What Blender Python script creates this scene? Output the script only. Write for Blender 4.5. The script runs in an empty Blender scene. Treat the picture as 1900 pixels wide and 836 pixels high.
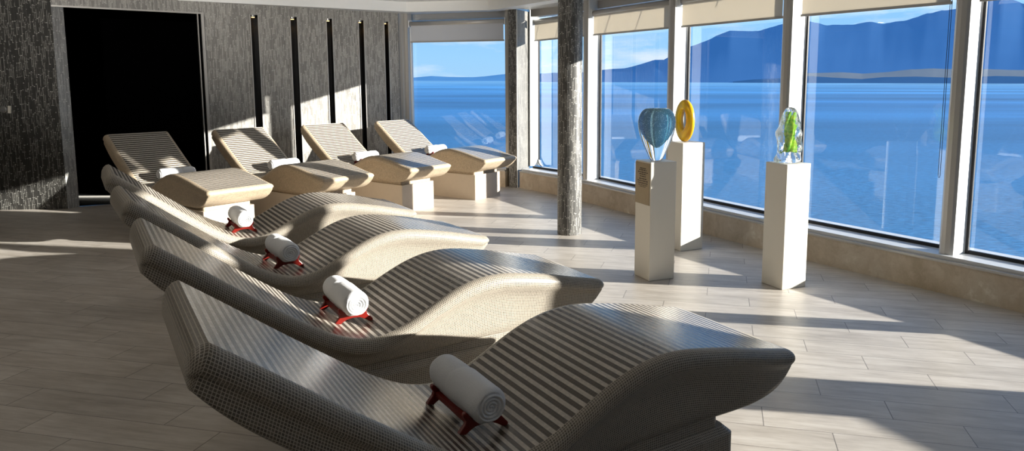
import bpy, bmesh, math, random
from mathutils import Vector, Matrix
C = bpy.context.scene.collection
SC = bpy.context.scene
R = random.Random(7)
PI = math.pi

# ------------------------------------------------------------------ camera
F_PX, PITCH, ROLL, CX, CY, EYE = 1341.6, 0.126991, -0.002732, 1040.13, 319.87, 1.65
cp, sp = math.cos(PITCH), math.sin(PITCH)
cr, sr = math.cos(ROLL), math.sin(ROLL)
RIGHT0, FWD, DOWN0 = Vector((1, 0, 0)), Vector((0, cp, -sp)), Vector((0, -sp, -cp))
RIGHT = cr * RIGHT0 + sr * DOWN0
DOWN = -sr * RIGHT0 + cr * DOWN0
cam_d = bpy.data.cameras.new('camera')
cam = bpy.data.objects.new('camera', cam_d)
C.objects.link(cam)
m = Matrix((RIGHT, -DOWN, -FWD)).transposed().to_4x4()
m.translation = Vector((0, 0, EYE))
cam.matrix_world = m
cam_d.sensor_fit = 'HORIZONTAL'
cam_d.sensor_width = 36.0
cam_d.lens = F_PX / 1900 * 36.0
cam_d.shift_x = -(CX - 950) / 1900
cam_d.shift_y = (CY - 418) / 1900
cam_d.clip_start, cam_d.clip_end = 0.05, 60000
SC.camera = cam


def ray(x, y):
    return RIGHT * ((x - CX) / F_PX) + DOWN * ((y - CY) / F_PX) + FWD


# ------------------------------------------------------------------ helpers
def prop(o, label=None, cat=None, group=None, kind=None):
    if label: o['label'] = label
    if cat: o['category'] = cat
    if group: o['group'] = group
    if kind: o['kind'] = kind
    return o


def empty(name, loc, rz=0.0, label=None, cat=None, group=None):
    o = bpy.data.objects.new(name, None)
    o.empty_display_size = 0.1
    C.objects.link(o)
    o.location = loc
    o.rotation_euler = (0, 0, rz)
    return prop(o, label, cat, group)


def mesh_obj(name, verts, faces, mat, parent=None, smooth=False, uvs=None, loc=None, rz=None):
    me = bpy.data.meshes.new(name)
    me.from_pydata([tuple(v) for v in verts], [], faces)
    if uvs:
        ul = me.uv_layers.new(name='UVMap')
        for p in me.polygons:
            for li in p.loop_indices:
                ul.data[li].uv = uvs[p.index][li - p.loop_start]
    me.update()
    o = bpy.data.objects.new(name, me)
    C.objects.link(o)
    if mat: me.materials.append(mat)
    if parent: o.parent = parent
    if smooth:
        for p in me.polygons: p.use_smooth = True
    if loc is not None: o.location = loc
    if rz is not None: o.rotation_euler = (0, 0, rz)
    return o


def bm_obj(name, bm, mat, parent=None, smooth=False):
    bmesh.ops.recalc_face_normals(bm, faces=bm.faces[:])
    me = bpy.data.meshes.new(name)
    bm.to_mesh(me)
    bm.free()
    o = bpy.data.objects.new(name, me)
    C.objects.link(o)
    if mat: me.materials.append(mat)
    if parent: o.parent = parent
    if smooth:
        for p in me.polygons: p.use_smooth = True
    return o


def add_prism(bm, pts, z0, z1):
    lo = [bm.verts.new((p[0], p[1], z0)) for p in pts]
    hi = [bm.verts.new((p[0], p[1], z1)) for p in pts]
    n = len(pts)
    bm.faces.new(lo[::-1]); bm.faces.new(hi)
    for i in range(n):
        j = (i + 1) % n
        bm.faces.new((lo[i], lo[j], hi[j], hi[i]))


def prism(name, pts, z0, z1, mat, parent=None, bevel=0.0):
    bm = bmesh.new()
    add_prism(bm, pts, z0, z1)
    o = bm_obj(name, bm, mat, parent)
    if bevel:
        b = o.modifiers.new('edge', 'BEVEL'); b.width = bevel; b.segments = 3; b.limit_method = 'ANGLE'
    return o


def add_box(bm, c, s, rot=None):
    r = bmesh.ops.create_cube(bm, size=1.0)
    M = Matrix.Translation(c) @ (rot if rot else Matrix.Identity(4)) @ Matrix.Diagonal((s[0], s[1], s[2], 1))
    bmesh.ops.transform(bm, matrix=M, verts=r['verts'])


def add_tube(bm, pts, r, seg=10, caps=True):
    pts = [Vector(p) for p in pts]
    rr = r if isinstance(r, (list, tuple)) else [r] * len(pts)
    rings = []
    up = Vector((0.13, 0.21, 0.97))
    for i, p in enumerate(pts):
        a = pts[max(i - 1, 0)]; b = pts[min(i + 1, len(pts) - 1)]
        d = (b - a).normalized()
        x = d.cross(up)
        if x.length < 1e-3: x = d.cross(Vector((1, 0, 0)))
        x.normalize(); y = d.cross(x)
        rings.append([bm.verts.new(p + rr[i] * (math.cos(2 * PI * k / seg) * x + math.sin(2 * PI * k / seg) * y)) for k in range(seg)])
    for a, b in zip(rings[:-1], rings[1:]):
        for k in range(seg):
            bm.faces.new((a[k], a[(k + 1) % seg], b[(k + 1) % seg], b[k]))
    if caps:
        bm.faces.new(rings[0][::-1]); bm.faces.new(rings[-1])


def add_lathe(bm, prof, seg=48, cap0=True, cap1=True, sx=1.0, sy=1.0, fn=None):
    rings = []
    for (r, z) in prof:
        ring = []
        for k in range(seg):
            a = 2 * PI * k / seg
            q = fn(a, z) if fn else 1.0
            ring.append(bm.verts.new((sx * r * q * math.cos(a), sy * r * q * math.sin(a), z)))
        rings.append(ring)
    for a, b in zip(rings[:-1], rings[1:]):
        for k in range(seg):
            bm.faces.new((a[k], a[(k + 1) % seg], b[(k + 1) % seg], b[k]))
    if cap0: bm.faces.new(rings[0][::-1])
    if cap1: bm.faces.new(rings[-1])


# ------------------------------------------------------------------ materials
class NT:
    def __init__(s, name):
        s.m = bpy.data.materials.new(name); s.m.use_nodes = True
        s.t = s.m.node_tree; s.n = s.t.nodes; s.l = s.t.links
        s.b = s.n['Principled BSDF']; s.out = s.n['Material Output']

    def new(s, typ, **kw):
        nd = s.n.new(typ)
        for k, v in kw.items(): setattr(nd, k, v)
        return nd

    def link(s, a, b): s.l.new(a, b)

    def put(s, sock, v):
        if hasattr(v, 'default_value') or hasattr(v, 'is_output'): s.l.new(v, sock)
        else: sock.default_value = v

    def math(s, op, a, b=None, clamp=False):
        nd = s.new('ShaderNodeMath', operation=op, use_clamp=clamp)
        s.put(nd.inputs[0], a)
        if b is not None: s.put(nd.inputs[1], b)
        return nd.outputs[0]

    def mix(s, f, a, b, blend='MIX'):
        nd = s.new('ShaderNodeMix', data_type='RGBA', blend_type=blend)
        s.put(nd.inputs[0], f)
        s.put(nd.inputs[6], a if not isinstance(a, tuple) else (*a, 1))
        s.put(nd.inputs[7], b if not isinstance(b, tuple) else (*b, 1))
        return nd.outputs[2]

    def noise(s, vec, scale, detail=3, rough=0.55):
        nd = s.new('ShaderNodeTexNoise')
        if vec is not None: s.link(vec, nd.inputs['Vector'])
        nd.inputs['Scale'].default_value = scale
        nd.inputs['Detail'].default_value = detail
        nd.inputs['Roughness'].default_value = rough
        return nd.outputs['Fac']

    def ramp(s, f, stops):
        nd = s.new('ShaderNodeValToRGB')
        s.link(f, nd.inputs[0])
        e = nd.color_ramp.elements
        while len(e) < len(stops): e.new(0.5)
        for i, (p, c) in enumerate(stops):
            e[i].position = p
            e[i].color = (*c, 1) if isinstance(c, tuple) else (c, c, c, 1)
        return nd.outputs[0]

    def coord(s, which='Object'):
        return s.new('ShaderNodeTexCoord').outputs[which]

    def mapping(s, vec, scale=(1, 1, 1), rot=(0, 0, 0), loc=(0, 0, 0)):
        nd = s.new('ShaderNodeMapping')
        s.link(vec, nd.inputs[0])
        nd.inputs['Scale'].default_value = scale
        nd.inputs['Rotation'].default_value = rot
        nd.inputs['Location'].default_value = loc
        return nd.outputs[0]

    def bump(s, h, strength=0.3, dist=0.01):
        nd = s.new('ShaderNodeBump')
        nd.inputs['Strength'].default_value = strength
        nd.inputs['Distance'].default_value = dist
        s.link(h, nd.inputs['Height'])
        s.link(nd.outputs[0], s.b.inputs['Normal'])

    def sep(s, vec):
        nd = s.new('ShaderNodeSeparateXYZ'); s.link(vec, nd.inputs[0]); return nd.outputs

    def comb(s, x, y, z=0.0):
        nd = s.new('ShaderNodeCombineXYZ')
        s.put(nd.inputs[0], x); s.put(nd.inputs[1], y); s.put(nd.inputs[2], z)
        return nd.outputs[0]

    def base(s, col, rough=0.5, spec=0.5, metal=0.0):
        s.put(s.b.inputs['Base Color'], (*col, 1) if isinstance(col, tuple) else col)
        s.put(s.b.inputs['Roughness'], rough)
        s.put(s.b.inputs['Specular IOR Level'], spec)
        s.put(s.b.inputs['Metallic'], metal)
        return s.m


def plain(name, col, rough=0.5, spec=0.5, metal=0.0, noise_amt=0.06, nscale=14.0):
    t = NT(name)
    n = t.noise(t.coord(), nscale, 3)
    k = t.math('ADD', t.math('MULTIPLY', n, 2 * noise_amt), 1 - noise_amt)
    c = t.mix(1.0, col, t.comb(k, k, k), 'MULTIPLY')
    return t.base(c, rough, spec, metal)


def stone_cladding(name, dark, light, edge, W=0.020, H=0.17, ew=0.14, ea=0.85):
    """narrow upright stone strips, staggered, with glints painted into the pale edge colour; expects UV = (metres along wall, height)"""
    t = NT(name)
    uv = t.coord('UV')
    s = t.sep(uv)
    col = t.math('FLOOR', t.math('DIVIDE', s[0], W))
    wn = t.new('ShaderNodeTexWhiteNoise', noise_dimensions='1D')
    t.link(col, wn.inputs['W'])
    off = wn.outputs['Value']
    vv = t.math('ADD', t.math('DIVIDE', s[1], H), off)
    fu = t.math('FRACT', t.math('DIVIDE', s[0], W))
    fv = t.math('FRACT', vv)
    row = t.math('FLOOR', vv)
    wn2 = t.new('ShaderNodeTexWhiteNoise', noise_dimensions='2D')
    t.link(t.comb(col, row), wn2.inputs['Vector'])
    rnd = wn2.outputs['Value']
    # split some pieces in half again
    half = t.math('GREATER_THAN', rnd, 0.45)
    fv2 = t.math('FRACT', t.math('MULTIPLY', fv, t.math('ADD', half, 1.0)))
    eu = t.math('LESS_THAN', fu, ew)
    ev = t.math('LESS_THAN', fv2, 0.045)
    nz = t.noise(t.mapping(uv, (60, 9, 1)), 1.0, 3)
    e = t.math('MAXIMUM', t.math('MULTIPLY', eu, t.math('GREATER_THAN', rnd, 0.35)), ev)
    shade = t.math('ADD', t.math('MULTIPLY', rnd, 0.5), t.math('MULTIPLY', nz, 0.55), clamp=True)
    c = t.mix(shade, dark, light)
    gl = t.math('MULTIPLY', e, t.math('GREATER_THAN', nz, 0.47))
    c = t.mix(t.math('MULTIPLY', gl, ea), c, edge)  # pale glints painted on the strip edges
    groove = t.math('GREATER_THAN', fu, 0.9)
    c = t.mix(groove, c, tuple(x * 0.35 for x in dark))
    t.base(c, 0.42, 0.5)
    h = t.math('ADD', t.math('MULTIPLY', rnd, 0.8), t.math('MULTIPLY', t.math('SUBTRACT', 1.0, groove), 0.6))
    t.bump(h, 0.8, 0.006)
    return t.m


def mosaic(name, tile, grout, tw=0.0125, th=0.0105, rough=0.32, gw=0.2, var=0.25):
    t = NT(name)
    s = t.sep(t.coord('UV'))
    a = t.math('DIVIDE', s[0], tw); b = t.math('DIVIDE', s[1], th)
    fa = t.math('FRACT', a); fb = t.math('FRACT', b)
    g = t.math('MAXIMUM', t.math('LESS_THAN', fa, gw), t.math('LESS_THAN', fb, gw))
    wn = t.new('ShaderNodeTexWhiteNoise', noise_dimensions='2D')
    t.link(t.comb(t.math('FLOOR', a), t.math('FLOOR', b)), wn.inputs['Vector'])
    k = t.math('ADD', t.math('MULTIPLY', wn.outputs['Value'], 2 * var), 1 - var)
    c = t.mix(1.0, tile, t.comb(k, k, k), 'MULTIPLY')
    c = t.mix(g, c, grout)
    t.base(c, t.math('ADD', t.math('MULTIPLY', g, 0.4), rough), 0.4)
    t.bump(t.math('SUBTRACT', 1.0, g), 0.35, 0.002)
    return t.m


def stripes(name, light, dark, period=0.05):
    t = NT(name)
    s = t.sep(t.coord('UV'))
    f = t.math('FRACT', t.math('DIVIDE', s[0], period))
    d = t.math('GREATER_THAN', f, 0.47)
    # every stripe is two tile courses of small mosaic
    wn = t.new('ShaderNodeTexWhiteNoise', noise_dimensions='2D')
    ca = t.math('DIVIDE', s[0], period / 4); cb = t.math('DIVIDE', s[1], 0.0125)
    t.link(t.comb(t.math('FLOOR', ca), t.math('FLOOR', cb)), wn.inputs['Vector'])
    k = t.math('ADD', t.math('MULTIPLY', wn.outputs['Value'], 0.22), 0.89)
    c = t.mix(d, light, dark)
    c = t.mix(1.0, c, t.comb(k, k, k), 'MULTIPLY')
    g = t.math('MAXIMUM', t.math('LESS_THAN', t.math('FRACT', ca), 0.10), t.math('LESS_THAN', t.math('FRACT', cb), 0.08))
    c = t.mix(t.math('MULTIPLY', g, 0.25), c, tuple(0.5 * (a + b) for a, b in zip(light, dark)))
    t.base(c, 0.27, 0.5)
    t.b.inputs['Coat Weight'].default_value = 0.12
    t.b.inputs['Coat Roughness'].default_value = 0.22
    t.bump(t.math('SUBTRACT', 1.0, g), 0.12, 0.001)
    return t.m


TILE_AZ = -0.21886


def floor_mat():
    t = NT('stone_plank_floor')
    p = t.mapping(t.coord('Object'), rot=(0, 0, -TILE_AZ))
    s = t.sep(p)
    PW, PL = 0.2115, 0.94
    rv = t.math('DIVIDE', t.math('SUBTRACT', s[1], 3.439), PW)
    row = t.math('FLOOR', rv)
    u = t.math('DIVIDE', t.math('ADD', t.math('SUBTRACT', s[0], 0.24), t.math('MULTIPLY', row, 0.3133)), PL)
    colm = t.math('FLOOR', u)
    fu = t.math('MULTIPLY', t.math('FRACT', u), PL)
    fv = t.math('MULTIPLY', t.math('FRACT', rv), PW)
    ju = t.math('LESS_THAN', fu, 0.0045)
    jv = t.math('LESS_THAN', fv, 0.0035)
    j = t.math('MAXIMUM', ju, jv)
    wn = t.new('ShaderNodeTexWhiteNoise', noise_dimensions='2D')
    t.link(t.comb(row, colm), wn.inputs['Vector'])
    rnd = wn.outputs['Value']
    shift = t.comb(t.math('MULTIPLY', rnd, 31.0), t.math('MULTIPLY', row, 3.7), rnd)
    addv = t.new('ShaderNodeVectorMath', operation='ADD')
    t.link(p, addv.inputs[0]); t.link(shift, addv.inputs[1])
    v = addv.outputs[0]
    n1 = t.noise(t.mapping(v, (1.6, 11, 1)), 1.5, 6, 0.62)
    n2 = t.noise(t.mapping(v, (4, 30, 1)), 2.0, 4, 0.6)
    n3 = t.noise(v, 2.2, 4, 0.6)
    f = t.math('ADD', t.math('MULTIPLY', n1, 0.6), t.math('ADD', t.math('MULTIPLY', n2, 0.25), t.math('MULTIPLY', n3, 0.3)))
    c = t.ramp(f, [(0.36, (0.33, 0.288, 0.24)), (0.50, (0.46, 0.412, 0.355)), (0.62, (0.56, 0.51, 0.45)), (0.76, (0.66, 0.62, 0.56))])
    k = t.math('ADD', t.math('MULTIPLY', rnd, 0.12), 0.92)
    c = t.mix(1.0, c, t.comb(k, k, k), 'MULTIPLY')
    c = t.mix(t.math('MULTIPLY', j, 0.8), c, (0.10, 0.085, 0.07))
    t.base(c, t.math('ADD', t.math('MULTIPLY', n1, 0.2), 0.30), 0.35)
    h = t.math('SUBTRACT', t.math('MULTIPLY', f, 0.25), j)
    t.bump(h, 0.25, 0.003)
    return t.m


def travertine():
    t = NT('beige_marble_plinth')
    v = t.coord('Object')
    w = t.noise(v, 1.7, 5, 0.6)
    va = t.new('ShaderNodeVectorMath', operation='ADD')
    t.link(v, va.inputs[0]); t.link(t.comb(w, w, w), va.inputs[1])
    n = t.noise(va.outputs[0], 3.0, 8, 0.65)
    c = t.ramp(n, [(0.34, (0.46, 0.37, 0.26)), (0.5, (0.58, 0.48, 0.36)), (0.6, (0.64, 0.55, 0.43)), (0.68, (0.78, 0.71, 0.60))])
    return t.base(c, 0.35, 0.4)


def glass_pane_mat():
    """thin window glass: passes light straight through, mirrors faintly at normal view and more at grazing view"""
    t = NT('window_glass')
    t.n.remove(t.b)
    lw = t.new('ShaderNodeLayerWeight'); lw.inputs['Blend'].default_value = 0.5
    f5 = t.math('POWER', lw.outputs['Facing'], 4.0)
    fac = t.math('ADD', t.math('MULTIPLY', f5, 0.85), 0.075)
    tr = t.new('ShaderNodeBsdfTransparent'); tr.inputs[0].default_value = (0.95, 0.97, 0.98, 1)
    gl = t.new('ShaderNodeBsdfGlossy'); gl.inputs['Roughness'].default_value = 0.0
    gl.inputs[0].default_value = (0.9, 0.95, 1.0, 1)
    mx = t.new('ShaderNodeMixShader')
    t.link(fac, mx.inputs[0]); t.link(tr.outputs[0], mx.inputs[1]); t.link(gl.outputs[0], mx.inputs[2])
    t.link(mx.outputs[0], t.out.inputs[0])
    return t.m


def fabric_blind(name, col):
    t = NT(name)
    uv = t.coord('Object')
    n = t.noise(uv, 300, 2)
    c = t.mix(t.math('MULTIPLY', n, 0.25), col, tuple(x * 0.8 for x in col))
    t.n.remove(t.b)
    d = t.new('ShaderNodeBsdfDiffuse'); tl = t.new('ShaderNodeBsdfTranslucent')
    t.link(c, d.inputs[0]); t.link(c, tl.inputs[0])
    mx = t.new('ShaderNodeMixShader'); mx.inputs[0].default_value = 0.38
    t.link(d.outputs[0], mx.inputs[1]); t.link(tl.outputs[0], mx.inputs[2])
    t.link(mx.outputs[0], t.out.inputs[0])
    return t.m


def clear_glass(name, col=(1, 1, 1), rough=0.0, ior=1.45, bump=0.0, bscale=12.0, milk=0.0):
    t = NT(name)
    t.n.remove(t.b)
    g = t.new('ShaderNodeBsdfGlass')
    g.inputs['Color'].default_value = (*col, 1)
    g.inputs['Roughness'].default_value = rough
    g.inputs['IOR'].default_value = ior
    if bump:
        b = t.new('ShaderNodeBump'); b.inputs['Strength'].default_value = bump; b.inputs['Distance'].default_value = 0.02
        t.link(t.noise(t.coord(), bscale, 2), b.inputs['Height'])
        t.link(b.outputs[0], g.inputs['Normal'])
    if milk:
        tl = t.new('ShaderNodeBsdfTranslucent'); tl.inputs[0].default_value = (0.9, 0.93, 0.95, 1)
        mx = t.new('ShaderNodeMixShader'); mx.inputs[0].default_value = milk
        t.link(g.outputs[0], mx.inputs[1]); t.link(tl.outputs[0], mx.inputs[2]); t.link(mx.outputs[0], t.out.inputs[0])
    else:
        t.link(g.outputs[0], t.out.inputs[0])
    return t.m


def towel_mat():
    t = NT('white_terry_towel')
    v = t.coord('Object')
    n = t.noise(v, 260, 3, 0.7)
    n2 = t.noise(v, 40, 2)
    c = t.mix(n, (0.78, 0.79, 0.80), (0.93, 0.93, 0.93))
    t.base(c, 0.95, 0.1)
    t.b.inputs['Sheen Weight'].default_value = 0.4
    t.bump(t.math('ADD', n, t.math('MULTIPLY', n2, 0.6)), 0.9, 0.004)
    return t.m


M_FLOOR = floor_mat()
M_STONE = stone_cladding('grey_stone_strip_cladding', (0.17, 0.163, 0.15), (0.46, 0.44, 0.40), (0.85, 0.83, 0.77), 0.018, 0.15, 0.15, 0.62)
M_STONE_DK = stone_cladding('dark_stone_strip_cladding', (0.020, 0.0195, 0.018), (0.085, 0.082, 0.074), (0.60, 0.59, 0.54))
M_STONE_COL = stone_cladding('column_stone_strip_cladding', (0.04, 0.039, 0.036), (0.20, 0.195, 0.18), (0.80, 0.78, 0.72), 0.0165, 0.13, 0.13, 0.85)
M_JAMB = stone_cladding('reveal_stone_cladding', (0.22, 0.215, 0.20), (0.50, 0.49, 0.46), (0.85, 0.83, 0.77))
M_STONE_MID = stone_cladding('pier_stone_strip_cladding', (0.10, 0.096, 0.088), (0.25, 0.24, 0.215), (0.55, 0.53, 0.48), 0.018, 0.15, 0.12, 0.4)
M_PLINTH = travertine()
M_ALU = plain('brushed_aluminium_frame', (0.50, 0.48, 0.45), 0.38, 0.5, 0.35, 0.03)
M_SILL = plain('pale_grey_sill', (0.60, 0.61, 0.62), 0.35, 0.5, 0.1, 0.03)
M_WHITE = plain('white_painted_ceiling', (0.90, 0.90, 0.88), 0.55, 0.3, 0, 0.02)
M_TRIMG = plain('grey_ceiling_trim', (0.33, 0.33, 0.33), 0.5, 0.3, 0, 0.03)
M_BLACK = plain('black_rubber_gasket', (0.012, 0.012, 0.014), 0.5, 0.3)
M_DARK = plain('black_recess_panel', (0.006, 0.0065, 0.007), 0.35, 0.3)
M_VOID = plain('unlit_black_interior', (0.0012, 0.0012, 0.0014), 1.0, 0.0)  # darkness inside the doorway put into a near-black colour
M_DARKWALL = plain('beige_rear_wall', (0.36, 0.34, 0.31), 0.6, 0.3)
M_RED = plain('dark_red_trim', (0.10, 0.02, 0.018), 0.5)
M_GLASS = glass_pane_mat()
M_BLIND = fabric_blind('cream_blind_fabric', (0.86, 0.81, 0.72))
M_BLIND_G = fabric_blind('grey_blind_fabric', (0.80, 0.79, 0.78))
M_STRIPE = stripes('striped_mosaic_top', (0.52, 0.47, 0.40), (0.075, 0.060, 0.045), 0.0336)
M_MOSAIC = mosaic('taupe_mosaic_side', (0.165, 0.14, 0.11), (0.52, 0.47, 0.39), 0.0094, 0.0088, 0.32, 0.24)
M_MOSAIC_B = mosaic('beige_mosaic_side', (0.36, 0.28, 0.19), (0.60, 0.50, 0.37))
M_BASEB = plain('cream_tiled_base', (0.58, 0.49, 0.39), 0.4, 0.4, 0, 0.05)
M_TOWEL = towel_mat()
M_STAND = plain('red_lacquered_wood', (0.165, 0.008, 0.0045), 0.28, 0.5, 0, 0.12, 25)
M_PED = plain('cream_pedestal_paint', (0.76, 0.72, 0.63), 0.35, 0.4, 0, 0.01)
M_PLAQUE = plain('brushed_bronze_plaque', (0.27, 0.22, 0.145), 0.30, 0.5, 0.55, 0.10, 30)
M_INK = plain('dark_engraved_lettering', (0.05, 0.04, 0.03), 0.6)
M_CHROME = plain('satin_metal', (0.62, 0.62, 0.60), 0.28, 0.5, 0.9, 0.03)

# ------------------------------------------------------------------ plan of the room
PN = [(-0.63, 11.03), (-0.078, 10.379), (0.40, 9.65), (1.24, 8.25), (2.08, 6.85), (3.0, 5.50), (3.80, 4.33), (4.44, 3.20)]
SILL_Z, PLINTH_Z, HEAD_Z, SOFFIT_Z, CEIL_Z = 0.293, 0.247, 2.58, 2.70, 2.85
GLASS_OFF = 0.27


def nrm(a, b):
    d = Vector((b[0] - a[0], b[1] - a[1])).normalized()
    return Vector((-d.y, d.x))       # outward (window side) for nodes listed far -> near


def offset_line(pts, off):
    out = []
    for i, p in enumerate(pts):
        ns = []
        if i > 0: ns.append(nrm(pts[i - 1], p))
        if i < len(pts) - 1: ns.append(nrm(p, pts[i + 1]))
        n = sum(ns, Vector((0, 0))).normalized()
        k = 1.0 / max(0.5, n.dot(ns[0]))
        out.append((p[0] + n.x * off * k, p[1] + n.y * off * k))
    return out


WALL_A = (-6.31, 9.13)          # left end of the far wall, at the doorway
WALL_B = (-2.60, 11.75)
W0L, W0R = (-2.56, 11.80), (-0.86, 11.12)   # inner line under the far window
LEFT_END = (-9.6, 8.71)

room = [LEFT_END, WALL_A, (-6.28, 9.3), WALL_B, (-2.6, 12.2), (-0.6, 11.7)] + offset_line(PN, 0.24)[0:] + [(5.2, 1.4), (5.2, -3.2), (-9.6, -3.2)]
floor_pts = room[::-1]
fo = mesh_obj('floor', [(p[0], p[1], 0) for p in floor_pts], [list(range(len(floor_pts)))[::-1]], M_FLOOR)
prop(fo, 'pale stone-look plank floor with staggered joints', kind='structure')
if fo.data.polygons[0].normal.z < 0: fo.data.flip_normals()

ce = prism('ceiling', [LEFT_END, (-9.6, 13.2), (-0.3, 13.2), (0.1, 11.2)] + offset_line(PN, 0.5)[1:] + [(5.6, 1.4), (5.4, -3.4), (-9.8, -3.4)], CEIL_Z, CEIL_Z + 0.1, M_WHITE)
prop(ce, 'white panelled ceiling', kind='structure')


def wall_sheet(name, pts, z0, z1, mat, uoff=0.0, parent=None, extra=None, flip=False):
    """vertical sheet along a polyline with UV in metres"""
    V, Fc, U = [], [], []
    u = uoff
    for a, b in zip(pts[:-1], pts[1:]):
        L = math.dist(a, b)
        i = len(V)
        V += [(a[0], a[1], z0), (b[0], b[1], z0), (b[0], b[1], z1), (a[0], a[1], z1)]
        Fc.append([i, i + 1, i + 2, i + 3]); U.append([(u, z0), (u + L, z0), (u + L, z1), (u, z1)])
        u += L
    if extra:
        for quad, uvq in extra:
            i = len(V); V += quad; Fc.append([i, i + 1, i + 2, i + 3]); U.append(uvq)
    return mesh_obj(name, V, Fc, mat, parent, uvs=U)


# --- left wall section (dark)
wl = wall_sheet('wall_left', [(LEFT_END[0], LEFT_END[1]), WALL_A], 0, 2.66, M_STONE_DK)
prop(wl, 'dark stone strip wall left of the doorway', kind='structure')
# the doorway reveal on the left
ab = Vector((WALL_B[0] - WALL_A[0], WALL_B[1] - WALL_A[1])); AB_L = ab.length; ab.normalize()
nin = Vector((ab.y, -ab.x))         # into the room


def on_ab(u, d=0.0):               # u metres along far wall, d metres into the room
    return (WALL_A[0] + ab.x * u + nin.x * d, WALL_A[1] + ab.y * u + nin.y * d)


def u_of_px(x):
    r = ray(x, 200); k = r.x / r.y
    # WALL_A.x + ab.x u = k (WALL_A.y + ab.y u)
    return (k * WALL_A[1] - WALL_A[0]) / (ab.x - k * ab.y)


DOOR_U1 = u_of_px(388)
NICHE = [(u_of_px(a), u_of_px(b)) for a, b in ((472.3, 487), (545, 558.5), (611, 622.5), (669.7, 680), (716.5, 725))]
NZ0, NZ1, ND = 0.05, 2.56, 0.13
JAMB = (-6.275, 9.30)
jl = wall_sheet('trim_1', [WALL_A, JAMB], 0, 2.55, M_JAMB, uoff=0.3)
prop(jl, 'stone clad reveal on the left side of the dark doorway', kind='structure')

# --- far wall: panels between the slots, lintel over the doorway and over the slots, and the slot recesses
V, Fc, U = [], [], []


def quad_ab(u0, u1, z0, z1, d=0.0):
    i = len(V)
    a, b = on_ab(u0, d), on_ab(u1, d)
    V.extend([(*a, z0), (*b, z0), (*b, z1), (*a, z1)])
    Fc.append([i, i + 1, i + 2, i + 3]); U.append([(u0, z0), (u1, z0), (u1, z1), (u0, z1)])


quad_ab(0.0, DOOR_U1, 2.55, 2.75)
edges = [DOOR_U1] + [x for ab_ in NICHE for x in ab_] + [AB_L]
for i in range(0, len(edges), 2):
    quad_ab(edges[i], edges[i + 1], 0, 2.75)
for a, b in NICHE:
    quad_ab(a, b, NZ1, 2.75); quad_ab(a, b, 0, NZ0)
wf = mesh_obj('wall_back', V, Fc, M_STONE, uvs=U)
prop(wf, 'grey stone strip wall with five tall dark slots', kind='structure')
for k, (a, b) in enumerate(NICHE):
    bm = bmesh.new()
    P = [on_ab(a, 0), on_ab(a, -ND), on_ab(b, -ND), on_ab(b, 0)]
    lo = [bm.verts.new((*p, NZ0)) for p in P]; hi = [bm.verts.new((*p, NZ1)) for p in P]
    for i in range(3): bm.faces.new((lo[i], lo[i + 1], hi[i + 1], hi[i]))
    bm.faces.new(lo[::-1]); bm.faces.new(hi)
    o = bm_obj('trim_2', bm, M_DARK); prop(o, kind='structure')
    bm = bmesh.new()
    for uu in (a, b):
        p = on_ab(uu, 0.003); c = Vector((*p, (NZ0 + NZ1) / 2))
        add_box(bm, c, (0.012, 0.012, NZ1 - NZ0), Matrix.Rotation(math.atan2(ab.y, ab.x), 4, 'Z'))
    o2 = bm_obj('edge_strip', bm, M_ALU, o)

# doorway: dark lobby behind it
JB, DB = JAMB, on_ab(DOOR_U1, 0)
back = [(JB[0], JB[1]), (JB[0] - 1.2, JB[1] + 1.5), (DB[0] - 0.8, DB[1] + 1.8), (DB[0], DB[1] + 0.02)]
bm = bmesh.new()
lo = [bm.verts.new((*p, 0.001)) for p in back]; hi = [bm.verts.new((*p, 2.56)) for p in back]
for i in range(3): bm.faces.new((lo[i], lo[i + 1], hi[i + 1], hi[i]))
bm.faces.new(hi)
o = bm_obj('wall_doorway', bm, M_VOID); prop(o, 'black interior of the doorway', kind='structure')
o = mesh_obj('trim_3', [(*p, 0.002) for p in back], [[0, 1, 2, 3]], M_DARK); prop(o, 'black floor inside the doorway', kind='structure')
bm = bmesh.new()
rz = math.atan2(ab.y, ab.x)
p = on_ab(DOOR_U1 - 0.02, 0.0)
add_box(bm, Vector((*p, 1.275)), (0.035, 0.05, 2.55), Matrix.Rotation(rz, 4, 'Z'))
p = on_ab(DOOR_U1 - 0.075, -0.03)
add_box(bm, Vector((*p, 1.275)), (0.012, 0.05, 2.55), Matrix.Rotation(rz, 4, 'Z'))
o = bm_obj('trim_4', bm, M_ALU); prop(o, 'slim metal trim on the right side of the doorway', kind='structure')
bm = bmesh.new()
p = on_ab(DOOR_U1 / 2, -0.0)
add_box(bm, Vector((*p, 2.545)), (DOOR_U1, 0.03, 0.02), Matrix.Rotation(rz, 4, 'Z'))
o = bm_obj('trim_5', bm, M_ALU); prop(o, 'slim metal trim over the doorway', kind='structure')
bm = bmesh.new()
add_box(bm, Vector((-6.25, 10.05, 0.012)), (1.3, 0.03, 0.02), Matrix.Rotation(0.05, 4, 'Z'))  # pale strip stands in for a streak of light on the floor
o = bm_obj('trim_6', bm, plain('pale_light_streak', (0.8, 0.78, 0.72), 0.3)); prop(o, 'pale strip painted as a streak of light on the doorway floor', kind='structure')

# enclosing walls outside the picture
for nm, pts in (('wall_far_left', [(-9.6, -3.2), LEFT_END]), ('wall_front', [(5.2, -3.2), (-9.6, -3.2)]), ('wall_right', [(5.02, 2.12), (5.2, 1.4), (5.2, -3.2)])):
    o = wall_sheet(nm, pts, 0, CEIL_Z, M_DARKWALL); prop(o, kind='structure')
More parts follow.
